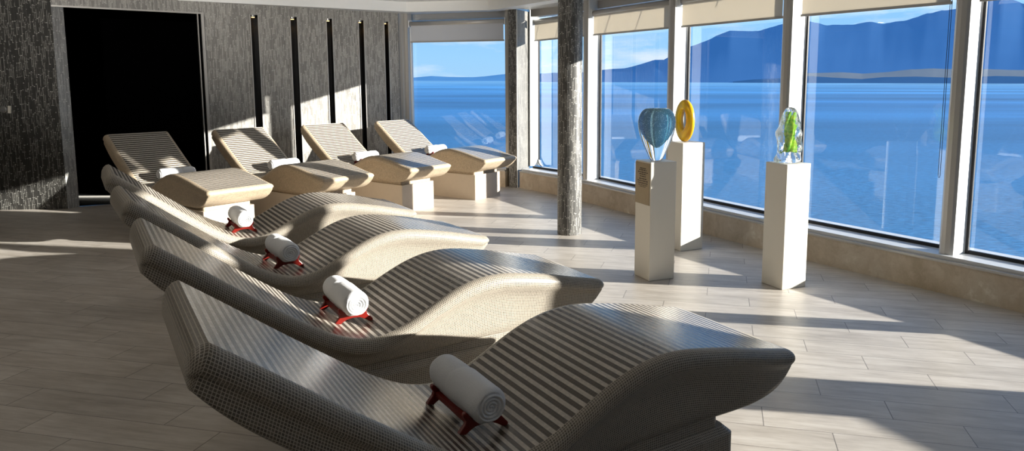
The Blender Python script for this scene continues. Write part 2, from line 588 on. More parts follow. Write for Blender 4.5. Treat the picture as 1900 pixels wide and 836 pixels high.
# solid pier at the end of the window wall, then one more window over an added unseen parapet that shades the floor (right)
o = prism('wall_end', [PN[-1], offset_line(PN, 0.30)[-1], (4.80, 2.98), (4.60, 2.90)], 0, CEIL_Z, M_DARKWALL); prop(o, kind='structure')
o = prism('wall_shade_parapet', [(4.60, 2.90), (4.80, 2.98), (5.24, 2.20), (5.02, 2.12)], 0, 0.72, M_PLINTH); prop(o, kind='structure')
o = prism('wall_end', [(4.60, 2.90), (4.80, 2.98), (5.24, 2.20), (5.02, 2.12)], 2.30, CEIL_Z, M_DARKWALL); prop(o, kind='structure')
o = mesh_obj('window_8', [(4.72, 2.95, 0.71), (5.14, 2.16, 0.71), (5.14, 2.16, 2.31), (4.72, 2.95, 2.31)], [[0, 1, 2, 3]], M_GLASS); prop(o, kind='structure')
o = prism('wall_end', [(5.02, 2.12), (5.24, 2.20), (5.6, 1.3), (5.2, 1.4)], 0, CEIL_Z, M_DARKWALL); prop(o, kind='structure')

# --- corner pier
PIER = [(-0.79, 11.10), (-0.668, 11.05), (-0.50, 11.47), (-0.62, 11.62), (-0.83, 11.35)]
V, Fc, U = [], [], []
u = 0
for i in range(len(PIER)):
    a, b = PIER[i], PIER[(i + 1) % len(PIER)]
    L = math.dist(a, b); k = len(V)
    V += [(*a, 0), (*b, 0), (*b, SOFFIT_Z), (*a, SOFFIT_Z)]
    Fc.append([k, k + 1, k + 2, k + 3]); U.append([(u, 0), (u + L, 0), (u + L, SOFFIT_Z), (u, SOFFIT_Z)]); u += L
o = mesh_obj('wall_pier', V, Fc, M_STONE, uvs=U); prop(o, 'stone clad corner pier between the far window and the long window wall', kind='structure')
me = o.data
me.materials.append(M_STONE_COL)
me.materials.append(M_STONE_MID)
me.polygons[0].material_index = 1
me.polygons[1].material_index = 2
bm = bmesh.new(); add_box(bm, Vector((-0.664, 11.045, SOFFIT_Z / 2)), (0.012, 0.012, SOFFIT_Z))
o = bm_obj('trim_7', bm, M_WHITE); prop(o, 'white corner bead of the pier', kind='structure')

# --- column
V, Fc, U = [], [], []
CR, N = 0.131, 64
for k in range(N):
    a0, a1 = 2 * PI * k / N, 2 * PI * (k + 1) / N
    i = len(V)
    V += [(CR * math.cos(a0), CR * math.sin(a0), 0), (CR * math.cos(a1), CR * math.sin(a1), 0), (CR * math.cos(a1), CR * math.sin(a1), CEIL_Z), (CR * math.cos(a0), CR * math.sin(a0), CEIL_Z)]
    Fc.append([i, i + 1, i + 2, i + 3]); U.append([(a0 * CR, 0), (a1 * CR, 0), (a1 * CR, CEIL_Z), (a0 * CR, CEIL_Z)])
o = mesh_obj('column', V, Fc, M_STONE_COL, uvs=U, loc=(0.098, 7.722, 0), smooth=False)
prop(o, 'round column clad in dark upright stone strips', kind='structure')


# --- window wall: plinth, sill, panes, mullions
def strip(name, pts, o0, o1, z0, z1, mat, label=None, parent=None):
    a = offset_line(pts, o0); b = offset_line(pts, o1)
    bm = bmesh.new()
    rows = []
    for p, q in zip(a, b):
        rows.append([bm.verts.new((*p, z0)), bm.verts.new((*q, z0)), bm.verts.new((*q, z1)), bm.verts.new((*p, z1))])
    for r, s in zip(rows[:-1], rows[1:]):
        for i in range(4):
            j = (i + 1) % 4
            bm.faces.new((r[i], s[i], s[j], r[j]))
    bm.faces.new(rows[0]); bm.faces.new(rows[-1][::-1])
    o = bm_obj(name, bm, mat, parent)
    if not parent: prop(o, label, kind='structure')
    return o


def sub_pts(pts):                       # finer polyline with a gentle curve through the nodes
    return pts


W0 = [W0L, W0R]
strip('wall_plinth', PN, 0.0, 0.36, -0.02, PLINTH_Z, M_PLINTH, 'low beige marble plinth under the long window wall')
strip('wall_plinth', W0, 0.0, 0.36, -0.02, PLINTH_Z, M_PLINTH, 'low beige marble plinth under the far window')
for pts in (PN, W0):
    strip('trim_8', pts, -0.012, 0.36, PLINTH_Z, PLINTH_Z + 0.018, M_ALU, 'grey metal ledge on the marble plinth')
    strip('trim_9', pts, 0.035, 0.50, PLINTH_Z + 0.018, SILL_Z, M_SILL, 'pale metal window sill')
    strip('trim_10', pts, GLASS_OFF - 0.012, GLASS_OFF + 0.012, SILL_Z, SILL_Z + 0.028, M_BLACK, 'black gasket along the bottom of the glass')
    strip('trim_11', pts, 0.22, 0.40, HEAD_Z + 0.02, CEIL_Z, M_ALU, 'metal head of the windows')

# mullions: right front corner of each, and the direction of the wall there
MC = {2: (0.385, 9.85), 3: (1.305, 8.31), 4: (2.175, 6.867), 5: (3.105, 5.563), 6: (3.915, 4.37)}
mull_pts = {}
for k, cpt in MC.items():
    i = k
    d = Vector((PN[min(i + 1, 7)][0] - PN[i - 1][0], PN[min(i + 1, 7)][1] - PN[i - 1][1])).normalized()   # towards the camera
    n = Vector((-d.y, d.x))
    gl = Vector(offset_line(PN, GLASS_OFF)[k])
    depth = (gl - Vector(cpt)).dot(n) + 0.02
    prof = [(0.0, 0.0), (-0.006, -0.018), (-0.026, -0.034), (-0.062, -0.042), (-0.098, -0.034), (-0.118, -0.018), (-0.124, 0.002), (-0.124, depth), (0.012, depth)]
    pts = [(cpt[0] + d.x * t_ + n.x * q, cpt[1] + d.y * t_ + n.y * q) for t_, q in prof]
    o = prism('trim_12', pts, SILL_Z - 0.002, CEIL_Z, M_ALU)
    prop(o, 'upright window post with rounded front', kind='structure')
    # flank on the sunny side whitened, its sunlight put into the colour
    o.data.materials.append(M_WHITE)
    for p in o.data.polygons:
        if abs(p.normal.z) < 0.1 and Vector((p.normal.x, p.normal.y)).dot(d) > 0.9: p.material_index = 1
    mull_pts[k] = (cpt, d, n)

# jamb beside the pier
G = offset_line(PN, GLASS_OFF)
J = [(-0.50, 11.47), (-0.480, 11.42), (-0.342, 11.56), (-0.36, 11.66)]
o = prism('trim_13', J, SILL_Z, CEIL_Z, M_WHITE); prop(o, 'white jamb beside the stone pier', kind='structure')

gl_nodes = [(-0.345, 11.57), G[2], G[3], G[4], G[5], G[6], (G[7][0], G[7][1])]
for k in range(6):
    a, b = gl_nodes[k], gl_nodes[k + 1]
    o = mesh_obj('window_%d' % (k + 2), [(*a, SILL_Z + 0.01), (*b, SILL_Z + 0.01), (*b, HEAD_Z + 0.05), (*a, HEAD_Z + 0.05)], [[0, 1, 2, 3]], M_GLASS)
    prop(o, 'tall clear pane of the long window wall', kind='structure')
    # thin dark gaskets at the post sides of the pane
    d = (Vector(b) - Vector(a)).normalized()
    bm = bmesh.new()
    off = 0.016
    p = Vector(a) + d * off
    n = Vector((-d.y, d.x))
    if k:
        cpt, md, mn = mull_pts[k + 1]
        q = Vector(cpt) + md * 0.024
        p = Vector(a) + d * (q - Vector(a)).dot(d)
    add_box(bm, Vector((p.x - n.x * 0.01, p.y - n.y * 0.01, (SILL_Z + HEAD_Z) / 2)), (0.02, 0.02, HEAD_Z - SILL_Z), Matrix.Rotation(math.atan2(d.y, d.x), 4, 'Z'))
    bm_obj('gasket', bm, M_BLACK, o)

# rounded lower corner of the first pane
a, b = Vector(gl_nodes[0]), Vector(gl_nodes[1])
d = (b - a).normalized(); n = Vector((-d.y, d.x))
bm = bmesh.new()
RC = 0.17
s0 = -0.01
arc = [(s0, 0.0), (s0, RC)]
arc = [(s0, SILL_Z)] + [(s0 + RC - RC * math.cos(t), SILL_Z + RC * 1.3 - RC * 1.3 * math.sin(t)) for t in [PI / 2 * i / 12 for i in range(13)]]
for off, rev in ((-0.03, False),):
    f1 = [bm.verts.new((a.x + d.x * s + n.x * off, a.y + d.y * s + n.y * off, z)) for s, z in arc]
    f2 = [bm.verts.new((a.x + d.x * s + n.x * (off + 0.03), a.y + d.y * s + n.y * (off + 0.03), z)) for s, z in arc]
    bm.faces.new(f1); bm.faces.new(f2[::-1])
    for i in range(len(arc)):
        j = (i + 1) % len(arc)
        bm.faces.new((f1[i], f1[j], f2[j], f2[i]))
o = bm_obj('trim_14', bm, M_WHITE); prop(o, 'rounded lower corner of the pane beside the pier', kind='structure')
bm = bmesh.new()
add_tube(bm, [(a.x + d.x * s - n.x * 0.035, a.y + d.y * s - n.y * 0.035, z) for s, z in arc[1:]], 0.007, 6)
o = bm_obj('trim_15', bm, M_BLACK); prop(o, 'black gasket round the pane corner beside the pier', kind='structure')

# far window
g0 = offset_line(W0, 0.16)
o = mesh_obj('window_1', [(*g0[0], SILL_Z), (*g0[1], SILL_Z), (*g0[1], HEAD_Z + 0.05), (*g0[0], HEAD_Z + 0.05)], [[0, 1, 2, 3]], M_GLASS)
prop(o, 'clear pane of the far window', kind='structure')
d0 = (Vector(W0R) - Vector(W0L)).normalized(); n0 = Vector((-d0.y, d0.x)); rz0 = math.atan2(d0.y, d0.x)


def on_w0(s, o_=0.0):
    return Vector((W0L[0] + d0.x * s + n0.x * o_, W0L[1] + d0.y * s + n0.y * o_))


bm = bmesh.new()
for s, w, off, dep in ((-0.01, 0.075, 0.02, 0.10), (0.06, 0.06, 0.10, 0.12)):
    p = on_w0(s, off); add_box(bm, Vector((p.x, p.y, (SILL_Z + SOFFIT_Z) / 2)), (w, dep, SOFFIT_Z - SILL_Z), Matrix.Rotation(rz0, 4, 'Z'))
p = on_w0(1.835, 0.12); add_box(bm, Vector((p.x, p.y, (SILL_Z + SOFFIT_Z) / 2)), (0.05, 0.1, SOFFIT_Z - SILL_Z), Matrix.Rotation(rz0, 4, 'Z'))
o = bm_obj('trim_16', bm, M_ALU); prop(o, 'grey side frames of the far window', kind='structure')
bm = bmesh.new()
p = on_w0(0.098, 0.13); add_box(bm, Vector((p.x, p.y, (SILL_Z + HEAD_Z) / 2)), (0.016, 0.05, HEAD_Z - SILL_Z), Matrix.Rotation(rz0, 4, 'Z'))
o = bm_obj('trim_17', bm, M_WHITE); prop(o, 'white inner frame of the far window', kind='structure')

# --- ceiling bulkheads (soffits with a fascia)
FASC = [(-7.2, 8.9), (-4.93, 10.06), (-2.41, 11.50), (-1.11, 11.20), (-0.95, 11.02), (-0.05, 9.70)]
inner = offset_line(PN, -0.36)
far_line = [(-7.6, 9.1), (-6.3, 9.6), (-2.7, 12.3), (-0.9, 12.2)]
o = prism('trim_18', [FASC[0], FASC[1], FASC[2], (-2.7, 12.4), (-7.6, 10.2)], SOFFIT_Z, CEIL_Z + 0.02, M_WHITE); prop(o, 'white ceiling bulkhead along the far wall', kind='structure')
o = prism('trim_19', [FASC[2], FASC[3], (-0.55, 12.0), (-2.7, 12.4)], SOFFIT_Z, CEIL_Z + 0.02, M_WHITE); prop(o, 'white ceiling bulkhead over the far window', kind='structure')
o = strip('trim_20', [(-1.11, 11.20), (-0.95, 11.02), (-0.05, 9.70)] + inner[3:], 0.0, 0.22, SOFFIT_Z, CEIL_Z + 0.02, M_WHITE, 'white ceiling bulkhead along the long window wall')
strip('trim_21', [(-1.00, 11.15), (-0.80, 10.95), (0.08, 9.80)] + offset_line(PN, -0.20)[3:], 0.06, 0.16, SOFFIT_Z + 0.02, CEIL_Z + 0.02, M_RED, 'dark recess beside the ceiling bulkhead')
strip('trim_22', PN, -0.10, 0.24, SOFFIT_Z + 0.005, CEIL_Z + 0.02, M_SILL, 'pale track over the blinds')
o = wall_sheet('trim_23', [(LEFT_END[0], LEFT_END[1] - 0.03), (WALL_A[0] + 0.02, WALL_A[1] - 0.03)], 2.645, CEIL_Z, M_TRIMG); prop(o, 'grey cornice over the left wall', kind='structure')
# ceiling board seams
bm = bmesh.new()
for k in range(12):
    y = 5.0 + 0.55 * k
    add_box(bm, Vector((-1.0, y, CEIL_Z - 0.001)), (9.0, 0.012, 0.004), Matrix.Rotation(-0.05, 4, 'Z'))
o = bm_obj('trim_24', bm, M_TRIMG); prop(o, 'dark seams between the ceiling boards', kind='structure')


# ------------------------------------------------------------------ roller blinds
def blind(a, b, off, fabric, label, z_bot=2.25, chain_end=None):
    A, B = Vector(a), Vector(b)
    d = (B - A).normalized(); n = Vector((-d.y, d.x))
    root = empty('roller_blind', ((A.x + B.x) / 2, (A.y + B.y) / 2, z_bot), 0, label, 'blind', 'roller blinds at the tops of the windows')
    o0 = Vector(((A.x + B.x) / 2, (A.y + B.y) / 2, z_bot))
    L = (B - A).length
    R4 = Matrix.Rotation(math.atan2(d.y, d.x), 4, 'Z')
    loc = lambda s, o_, z: Vector((d.x * s + n.x * o_, d.y * s + n.y * o_, z))
    H = L / 2 - 0.02
    bm = bmesh.new(); add_tube(bm, [loc(-H, 0, 0.285), loc(H, 0, 0.285)], 0.042, 20)
    bm_obj('roller_tube', bm, M_ALU, root, True)
    bm = bmesh.new(); add_box(bm, loc(0, -0.03, 0.14), (2 * H - 0.05, 0.003, 0.27), R4)
    bm_obj('fabric', bm, fabric, root)
    bm = bmesh.new(); add_box(bm, loc(0, -0.03, 0.0), (2 * H - 0.03, 0.016, 0.022), R4)
    bm_obj('bottom_bar', bm, M_ALU, root)
    for s in (-1, 1):
        bm = bmesh.new(); add_box(bm, loc(s * (H + 0.008), 0.0, 0.285), (0.012, 0.10, 0.11), R4)
        bm_obj('bracket', bm, M_WHITE, root)
    if chain_end:
        bm = bmesh.new()
        s = chain_end * (H - 0.015)
        zt, zb = 0.27, -1.36
        pts = [loc(s, -0.03, zt), loc(s, -0.03, zb + 0.02), loc(s - 0.004, -0.03, zb), loc(s - 0.012, -0.03, zb), loc(s - 0.016, -0.03, zb + 0.02), loc(s - 0.014, -0.03, zt)]
        add_tube(bm, pts, 0.0022, 6)
        bm_obj('pull_chain', bm, M_BLACK, root)
    return root


BL = offset_line(PN, 0.15)
names = ['cream roller blind over the pane between the stone pier and the first window post',
         'cream roller blind over the pane behind the round vase with bubbles',
         'cream roller blind over the pane behind the yellow ring sculpture',
         'cream roller blind over the wide pane right of the green glass sculpture',
         'cream roller blind over the rightmost pane in view']
ends = []
for k in (2, 3, 4, 5, 6):
    cpt, d, n = mull_pts[k]
    gl = Vector(BL[k])
    ends.append((Vector(cpt) + n * ((gl - Vector(cpt)).dot(n)), d))
prev = Vector((-0.40, 11.36))
for k in range(5):
    e, d = ends[k]
    blind(prev, e - d * 0.124, 0, M_BLIND, names[k], chain_end=1 if k == 3 else None)
    prev = e + d * 0.012
blind(on_w0(0.10, 0.08), on_w0(1.84, 0.08), 0, M_BLIND_G, 'grey roller blind over the far window facing the room')

# ------------------------------------------------------------------ slot lights
M_LAMP = NT('warm_lamp')
M_LAMP.b.inputs['Emission Color'].default_value = (1.0, 0.55, 0.18, 1)
M_LAMP.b.inputs['Emission Strength'].default_value = 6.0
M_LAMP = M_LAMP.m
order = ['first', 'second', 'third', 'fourth', 'fifth']
for k, (a, b) in enumerate(NICHE):
    p = on_ab((a + b) / 2, -0.065)
    t = empty('slot_light', (*p, NZ1), 0, 'small warm spotlight at the top of the %s dark slot from the doorway' % order[k], 'light', 'spotlights in the wall slots')
    bm = bmesh.new(); add_lathe(bm, [(0.028, -0.03), (0.034, -0.02), (0.034, 0.0)], 20)
    bm_obj('housing', bm, M_CHROME, t)
    bm = bmesh.new(); add_lathe(bm, [(0.022, -0.0335), (0.022, -0.0305)], 20)
    bm_obj('lamp', bm, M_LAMP, t)
    ld = bpy.data.lights.new('slot_spot', 'SPOT'); ld.energy = 2.2; ld.color = (1.0, 0.55, 0.2); ld.spot_size = 1.4; ld.shadow_soft_size = 0.02
    lo_ = bpy.data.objects.new('slot_spot', ld); C.objects.link(lo_); lo_.location = (*p, NZ1 - 0.05)

# ------------------------------------------------------------------ call button and card on the left wall
def on_left(xpx, ypx, off=0.0):
    a, b = Vector(LEFT_END), Vector(WALL_A)
    d = (b - a).normalized(); n = Vector((d.y, -d.x))
    r = ray(xpx, ypx)
    t = (a.x * n.x + a.y * n.y) / (r.x * n.x + r.y * n.y)
    q = r * t
    return Vector((q.x + n.x * off, q.y + n.y * off, EYE + q.z)), math.atan2(d.y, d.x)


p, rzl = on_left(7, 203)
t = empty('wall_button', p, rzl, 'round grey metal button on the dark stone wall', 'button')
bm = bmesh.new(); add_lathe(bm, [(0.040, 0.0), (0.040, 0.012), (0.034, 0.018)], 28)
bmesh.ops.rotate(bm, matrix=Matrix.Rotation(PI / 2, 3, 'X'), verts=bm.verts[:])
bm_obj('ring', bm, M_CHROME, t)
bm = bmesh.new(); add_lathe(bm, [(0.030, 0.016), (0.030, 0.022), (0.02, 0.024)], 28)
bmesh.ops.rotate(bm, matrix=Matrix.Rotation(PI / 2, 3, 'X'), verts=bm.verts[:])
bm_obj('push_face', bm, plain('grey_button_face', (0.16, 0.16, 0.155), 0.4), t)
p, _ = on_left(18, 203)
bm = bmesh.new(); add_box(bm, Vector((0, -0.006, 0)), (0.034, 0.010, 0.092), Matrix.Rotation(0.06, 4, 'Y'))
o = bm_obj('white_card', bm, M_PED); o.location = p; o.rotation_euler = (0, 0, rzl)
prop(o, 'small white card on the dark stone wall beside the round button', 'card')

# ------------------------------------------------------------------ loungers
ZS = [1.031, 0.918, 0.803, 0.692, 0.588, 0.515, 0.503, 0.562, 0.638, 0.687, 0.697, 0.677, 0.649, 0.614, 0.582]
LEN = 2.085


def spline(zs, n):
    mm = len(zs); h = 1 / (mm - 1)
    # natural cubic: thomas solve
    a = [0.0] * mm; cpr = [0.0] * mm; dpr = [0.0] * mm; M2 = [0.0] * mm
    for i in range(1, mm - 1):
        rhs = 6 * (zs[i - 1] - 2 * zs[i] + zs[i + 1]) / h ** 2
        den = 4 - cpr[i - 1]
        cpr[i] = 1 / den; dpr[i] = (rhs - dpr[i - 1]) / den
    for i in range(mm - 2, 0, -1): M2[i] = dpr[i] - cpr[i] * M2[i + 1]
    out = []
    for q in range(n):
        t_ = q / (n - 1); k = min(int(t_ / h), mm - 2); u_ = t_ - k * h
        z = (M2[k] * (h - u_) ** 3 + M2[k + 1] * u_ ** 3) / (6 * h) + (zs[k] / h - M2[k] * h / 6) * (h - u_) + (zs[k + 1] / h - M2[k + 1] * h / 6) * u_
        out.append((t_, z))
    return out


TOP = [(t_ * LEN, z) for t_, z in spline(ZS, 85)]


def top_z(s):
    for (s0, z0), (s1, z1) in zip(TOP[:-1], TOP[1:]):
        if s0 <= s <= s1: return z0 + (z1 - z0) * (s - s0) / (s1 - s0)
    return TOP[-1][1]


BOT = [(-0.045, 0.925), (-0.005, 0.873), (0.08, 0.79), (0.30, 0.605), (0.45, 0.485), (0.56, 0.41), (0.66, 0.375), (0.8, 0.365), (1.2, 0.365), (1.6, 0.372), (1.76, 0.382), (1.88, 0.396), (1.96, 0.416), (2.02, 0.443), (2.06, 0.475), (2.083, 0.508)]


def resample(pl, n):
    ds = [0]
    for a, b in zip(pl[:-1], pl[1:]): ds.append(ds[-1] + math.dist(a, b))
    out = []
    for i in range(n):
        x = ds[-1] * i / (n - 1); k = 0
        while k < len(pl) - 2 and ds[k + 1] < x: k += 1
        f = (x - ds[k]) / (ds[k + 1] - ds[k])
        out.append((pl[k][0] + f * (pl[k + 1][0] - pl[k][0]), pl[k][1] + f * (pl[k + 1][1] - pl[k][1])))
    return out


# pair each top station with a station of the underside
NB = len(TOP)
bot_r = []
for i, (s, z) in enumerate(TOP):
    q = s / LEN
    sb = BOT[0][0] + (BOT[-1][0] - BOT[0][0]) * q
    for (s0, z0), (s1, z1) in zip(BOT[:-1], BOT[1:]):
        if s0 <= sb <= s1 + 1e-9:
            zb = z0 + (z1 - z0) * (sb - s0) / (s1 - s0); break
    bot_r.append((sb, zb))
for _ in range(2):
    bot_r = [bot_r[0]] + [((a[0] + 2 * b[0] + c[0]) / 4, (a[1] + 2 * b[1] + c[1]) / 4) for a, b, c in zip(bot_r[:-2], bot_r[1:-1], bot_r[2:])] + [bot_r[-1]]

HW_IN = 0.317


def section(T, B, shrink=0.0, k=1.0):
    """half cross section: list of (n, fraction point) from the inlay edge round the rim to the underside centre"""
    tx, tz = T; bx, bz = B
    th = math.dist(T, B)
    ux, uz = (bx - tx) / th, (bz - tz) / th          # pointing down through the body
    prof = [(0.317, 0.0), (0.330, 0.002), (0.343, 0.008), (0.353, 0.018), (0.359, 0.031), (0.361, 0.046), (0.360, 0.062)]
    sc = min(1.0, th / 0.10)
    prof = [(w, d_ * sc) for w, d_ in prof]
    r0 = prof[-1][1]
    rest = th - r0
    for f, w in ((0.10, 0.341), (0.25, 0.327), (0.5, 0.318), (0.75, 0.312), (0.92, 0.305), (1.0, 0.290)):
        prof.append((0.352 - 0.010 * (f > 0.95) + (w - 0.352) * k, r0 + rest * f))
    prof.append((0.0, th))
    out = []
    for w, dd in prof:
        dd = min(dd, th)
        out.append((max(w - shrink, 0.0) if w > 0 else 0.0, tx + ux * dd, tz + uz * dd, dd))
    return out


def lounger_meshes():
    secs = []
    arc = 0.0
    prevT = None
    def taper(sx):                      # the sides fall straight down at both ends and draw in towards the plinth
        f = lambda v: max(0.0, min(1.0, v)) ** 2 * (3 - 2 * max(0.0, min(1.0, v)))
        return 0.12 + 0.88 * f((sx - 0.15) / 0.5) * f((2.02 - sx) / 0.45)

    def push(T, B, shrink, a): secs.append((section(T, B, shrink, taper((T[0] + B[0]) / 2)), a))
    # rounded head end
    push((-0.050, 0.972), (-0.0525, 0.950), 0.07, -0.075)
    push((-0.046, 0.992), (-0.053, 0.938), 0.035, -0.055)
    push((-0.034, 1.014), (-0.051, 0.930), 0.014, -0.032)
    push((-0.018, 1.027), (-0.048, 0.926), 0.004, -0.016)
    for i, (T, B) in enumerate(zip(TOP, bot_r)):
        if prevT: arc += math.dist(T, prevT)
        prevT = T
        push(T, B, 0.0, arc)
    push((2.100, 0.576), (2.098, 0.520), 0.004, arc + 0.016)
    push((2.110, 0.566), (2.108, 0.531), 0.014, arc + 0.032)
    push((2.116, 0.556), (2.115, 0.542), 0.035, arc + 0.055)
    n_head = 4
    V, Fc, U = [], [], []
    m_ = len(secs[0][0])
    idx = []
    for sec, a in secs:
        rowp, rown = [], []
        for (w, sx, sz, dd) in sec:
            rowp.append(len(V)); V.append((sx, w, sz))
            rown.append(len(V)); V.append((sx, -w, sz))
        idx.append((rowp, rown))
    vperim = []
    for sec, a in secs:
        v = [0.0]
        for p, q in zip(sec[:-1], sec[1:]): v.append(v[-1] + math.dist(p[:3], q[:3]))
        vperim.append(v)
    for i in range(len(secs) - 1):
        a0, a1 = secs[i][1], secs[i + 1][1]
        for j in range(m_ - 1):
            v0, v1, v2, v3 = vperim[i][j], vperim[i][j + 1], vperim[i + 1][j + 1], vperim[i + 1][j]
            P = idx[i][0], idx[i + 1][0]
            Fc.append([P[0][j], P[1][j], P[1][j + 1], P[0][j + 1]]); U.append([(a0, v0), (a1, v3), (a1, v2), (a0, v1)])
            P = idx[i][1], idx[i + 1][1]
            Fc.append([P[0][j], P[0][j + 1], P[1][j + 1], P[1][j]]); U.append([(a0, v0), (a0, v1), (a1, v2), (a1, v3)])
    # head and foot rolls on top (between the two inlay edges), and end caps
    for rng in (range(0, n_head), range(len(secs) - 4, len(secs) - 1)):
        for i in rng:
            a0, a1 = secs[i][1], secs[i + 1][1]
            w0, w1 = secs[i][0][0][0], secs[i + 1][0][0][0]
            Fc.append([idx[i][0][0], idx[i][1][0], idx[i + 1][1][0], idx[i + 1][0][0]])
            U.append([(w0, a0), (-w0, a0), (-w1, a1), (w1, a1)])
    for i, rev in ((0, False), (len(secs) - 1, True)):
        ring = idx[i][0] + idx[i][1][::-1][1:]
        f = ring if not rev else ring[::-1]
        Fc.append(f); U.append([(V[q][1], V[q][2]) for q in f])
    # inlay
    Vt, Ft, Ut = [], [], []
    a = 0.0
    for i, (s, z) in enumerate(TOP):
        if i: a += math.dist(TOP[i], TOP[i - 1])
        for w in (-HW_IN, HW_IN): Vt.append((s, w, z))
        if i:
            k = 2 * i
            Ft.append([k - 2, k, k + 1, k - 1]); Ut.append([(pa, -HW_IN), (a, -HW_IN), (a, HW_IN), (pa, HW_IN)])
        pa = a
    return (V, Fc, U), (Vt, Ft, Ut)


def box_uv(x0, x1, hw, z0, z1, bevel_top=0.0, round_=0.05):
    """plinth block with rounded plan corners and optional sloped top edge; UV metres round the perimeter"""
    def ring(ins, z):
        pts = []
        r = round_
        for cx_, cy_, a0 in ((x1 - r - ins, hw - r - ins, 0), (x0 + r + ins, hw - r - ins, PI / 2), (x0 + r + ins, -hw + r + ins, PI), (x1 - r - ins, -hw + r + ins, 1.5 * PI)):
            for k in range(5):
                t_ = a0 + PI / 2 * k / 4
                pts.append((cx_ + r * math.cos(t_), cy_ + r * math.sin(t_), z))
        return pts
    rings = [ring(0, z0), ring(0, z1 - bevel_top)]
    if bevel_top: rings.append(ring(bevel_top, z1))
    V, Fc, U = [], [], []
    n = len(rings[0])
    for r in rings: V += r
    per = [0.0]
    for k in range(n): per.append(per[-1] + math.dist(rings[0][k], rings[0][(k + 1) % n]))
    for r in range(len(rings) - 1):
        for k in range(n):
            j = (k + 1) % n
            Fc.append([r * n + k, r * n + j, (r + 1) * n + j, (r + 1) * n + k])
            za, zb = rings[r][0][2], rings[r + 1][0][2] + (bevel_top * 0.4 if r == 1 else 0)
            U.append([(per[k], za), (per[k + 1], za), (per[k + 1], zb), (per[k], zb)])
    top = [(len(rings) - 1) * n + k for k in range(n)]
    Fc.append(top); U.append([(V[q][0], V[q][1]) for q in top])
    return V, Fc, U


BODY, INLAY = lounger_meshes()
proto = {}


def build_lounger(kind):
    root = empty('tiled_lounger', (0, 0, 0), 0)
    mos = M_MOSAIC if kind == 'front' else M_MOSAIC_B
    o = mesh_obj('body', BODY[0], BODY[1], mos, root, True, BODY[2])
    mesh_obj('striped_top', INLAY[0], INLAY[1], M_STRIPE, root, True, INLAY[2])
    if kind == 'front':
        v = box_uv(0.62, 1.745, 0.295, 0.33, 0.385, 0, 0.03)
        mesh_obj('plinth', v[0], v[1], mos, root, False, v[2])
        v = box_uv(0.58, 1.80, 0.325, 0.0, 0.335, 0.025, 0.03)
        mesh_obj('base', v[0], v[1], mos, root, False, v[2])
    else:
        v = box_uv(0.60, 1.83, 0.255, 0.345, 0.40, 0, 0.02)
        mesh_obj('plinth', v[0], v[1], mos, root, False, v[2])
        v = box_uv(0.56, 1.865, 0.275, 0.0, 0.347, 0, 0.012)
        mesh_obj('base', v[0], v[1], M_BASEB, root, False, v[2])
    return root


def copy_thing(root):
    r = root.copy(); C.objects.link(r)
    for ch in list(root.children):
        c = ch.copy(); C.objects.link(c); c.parent = r
        for g in ch.children:
            d_ = g.copy(); C.objects.link(d_); d_.parent = c
    return r


FRONT = [(-1.010, 1.919, 0.581), (-1.712, 2.940, 0.586), (-2.402, 3.941, 0.630), (-3.131, 4.995, 0.596)]
BACK = [(-4.899, 8.358, -0.618), (-4.092, 9.203, -0.604), (-3.338, 10.187, -0.613), (-2.576, 11.139, -0.589)]
FL = ['mosaic tiled wavy lounger nearest the camera, its side in shadow', 'striped mosaic lounger second from the camera, its side sunlit and a red stand on it',
      'striped mosaic lounger third from the camera, between the second and the row\'s far end', 'striped mosaic lounger at the far end of the front row']
BLb = ['beige lounger standing in front of the black doorway', 'beige lounger second from the doorway, beside the first wall slots',
       'beige lounger third from the doorway, in the row along the stone wall', 'beige lounger beside the far window, last of the row along the stone wall']
LG = []
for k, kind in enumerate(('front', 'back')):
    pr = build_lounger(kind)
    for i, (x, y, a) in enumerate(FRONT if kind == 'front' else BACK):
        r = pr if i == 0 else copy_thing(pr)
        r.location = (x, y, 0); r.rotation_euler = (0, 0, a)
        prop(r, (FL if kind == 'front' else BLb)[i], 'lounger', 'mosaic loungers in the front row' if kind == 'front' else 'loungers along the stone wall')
        LG.append(((x, y, a), kind))


# ------------------------------------------------------------------ towel stands and rolled towels
def extrude_poly(bm, poly, y0, y1):
    f1 = [bm.verts.new((x, y0, z)) for x, z in poly]; f2 = [bm.verts.new((x, y1, z)) for x, z in poly]
    bm.faces.new(f1); bm.faces.new(f2[::-1])
    for i in range(len(poly)):
        j = (i + 1) % len(poly)
        bm.faces.new((f1[i], f1[j], f2[j], f2[i]))


def build_stand():
    root = empty('towel_stand', (0, 0, 0))
    half = [(0.0, 0.030), (0.030, 0.027), (0.052, 0.016), (0.070, 0.003), (0.082, 0.0), (0.092, 0.004), (0.092, 0.012), (0.080, 0.026), (0.066, 0.042), (0.061, 0.054), (0.069, 0.066), (0.071, 0.078), (0.063, 0.084), (0.055, 0.077), (0.042, 0.060), (0.020, 0.0515), (0.0, 0.050)]
    poly = half + [(-x, z) for x, z in half[::-1][1:-1]]
    for y in (-0.135, 0.125):
        bm = bmesh.new(); extrude_poly(bm, poly, y - 0.009, y + 0.009)
        o = bm_obj('end_frame', bm, M_STAND, root)
        b = o.modifiers.new('edge', 'BEVEL'); b.width = 0.003; b.segments = 2
    for x in (-0.048, 0.048):
        bm = bmesh.new(); add_box(bm, Vector((x, -0.005, 0.046)), (0.016, 0.25, 0.016))
        bm_obj('rail', bm, M_STAND, root)
    return root


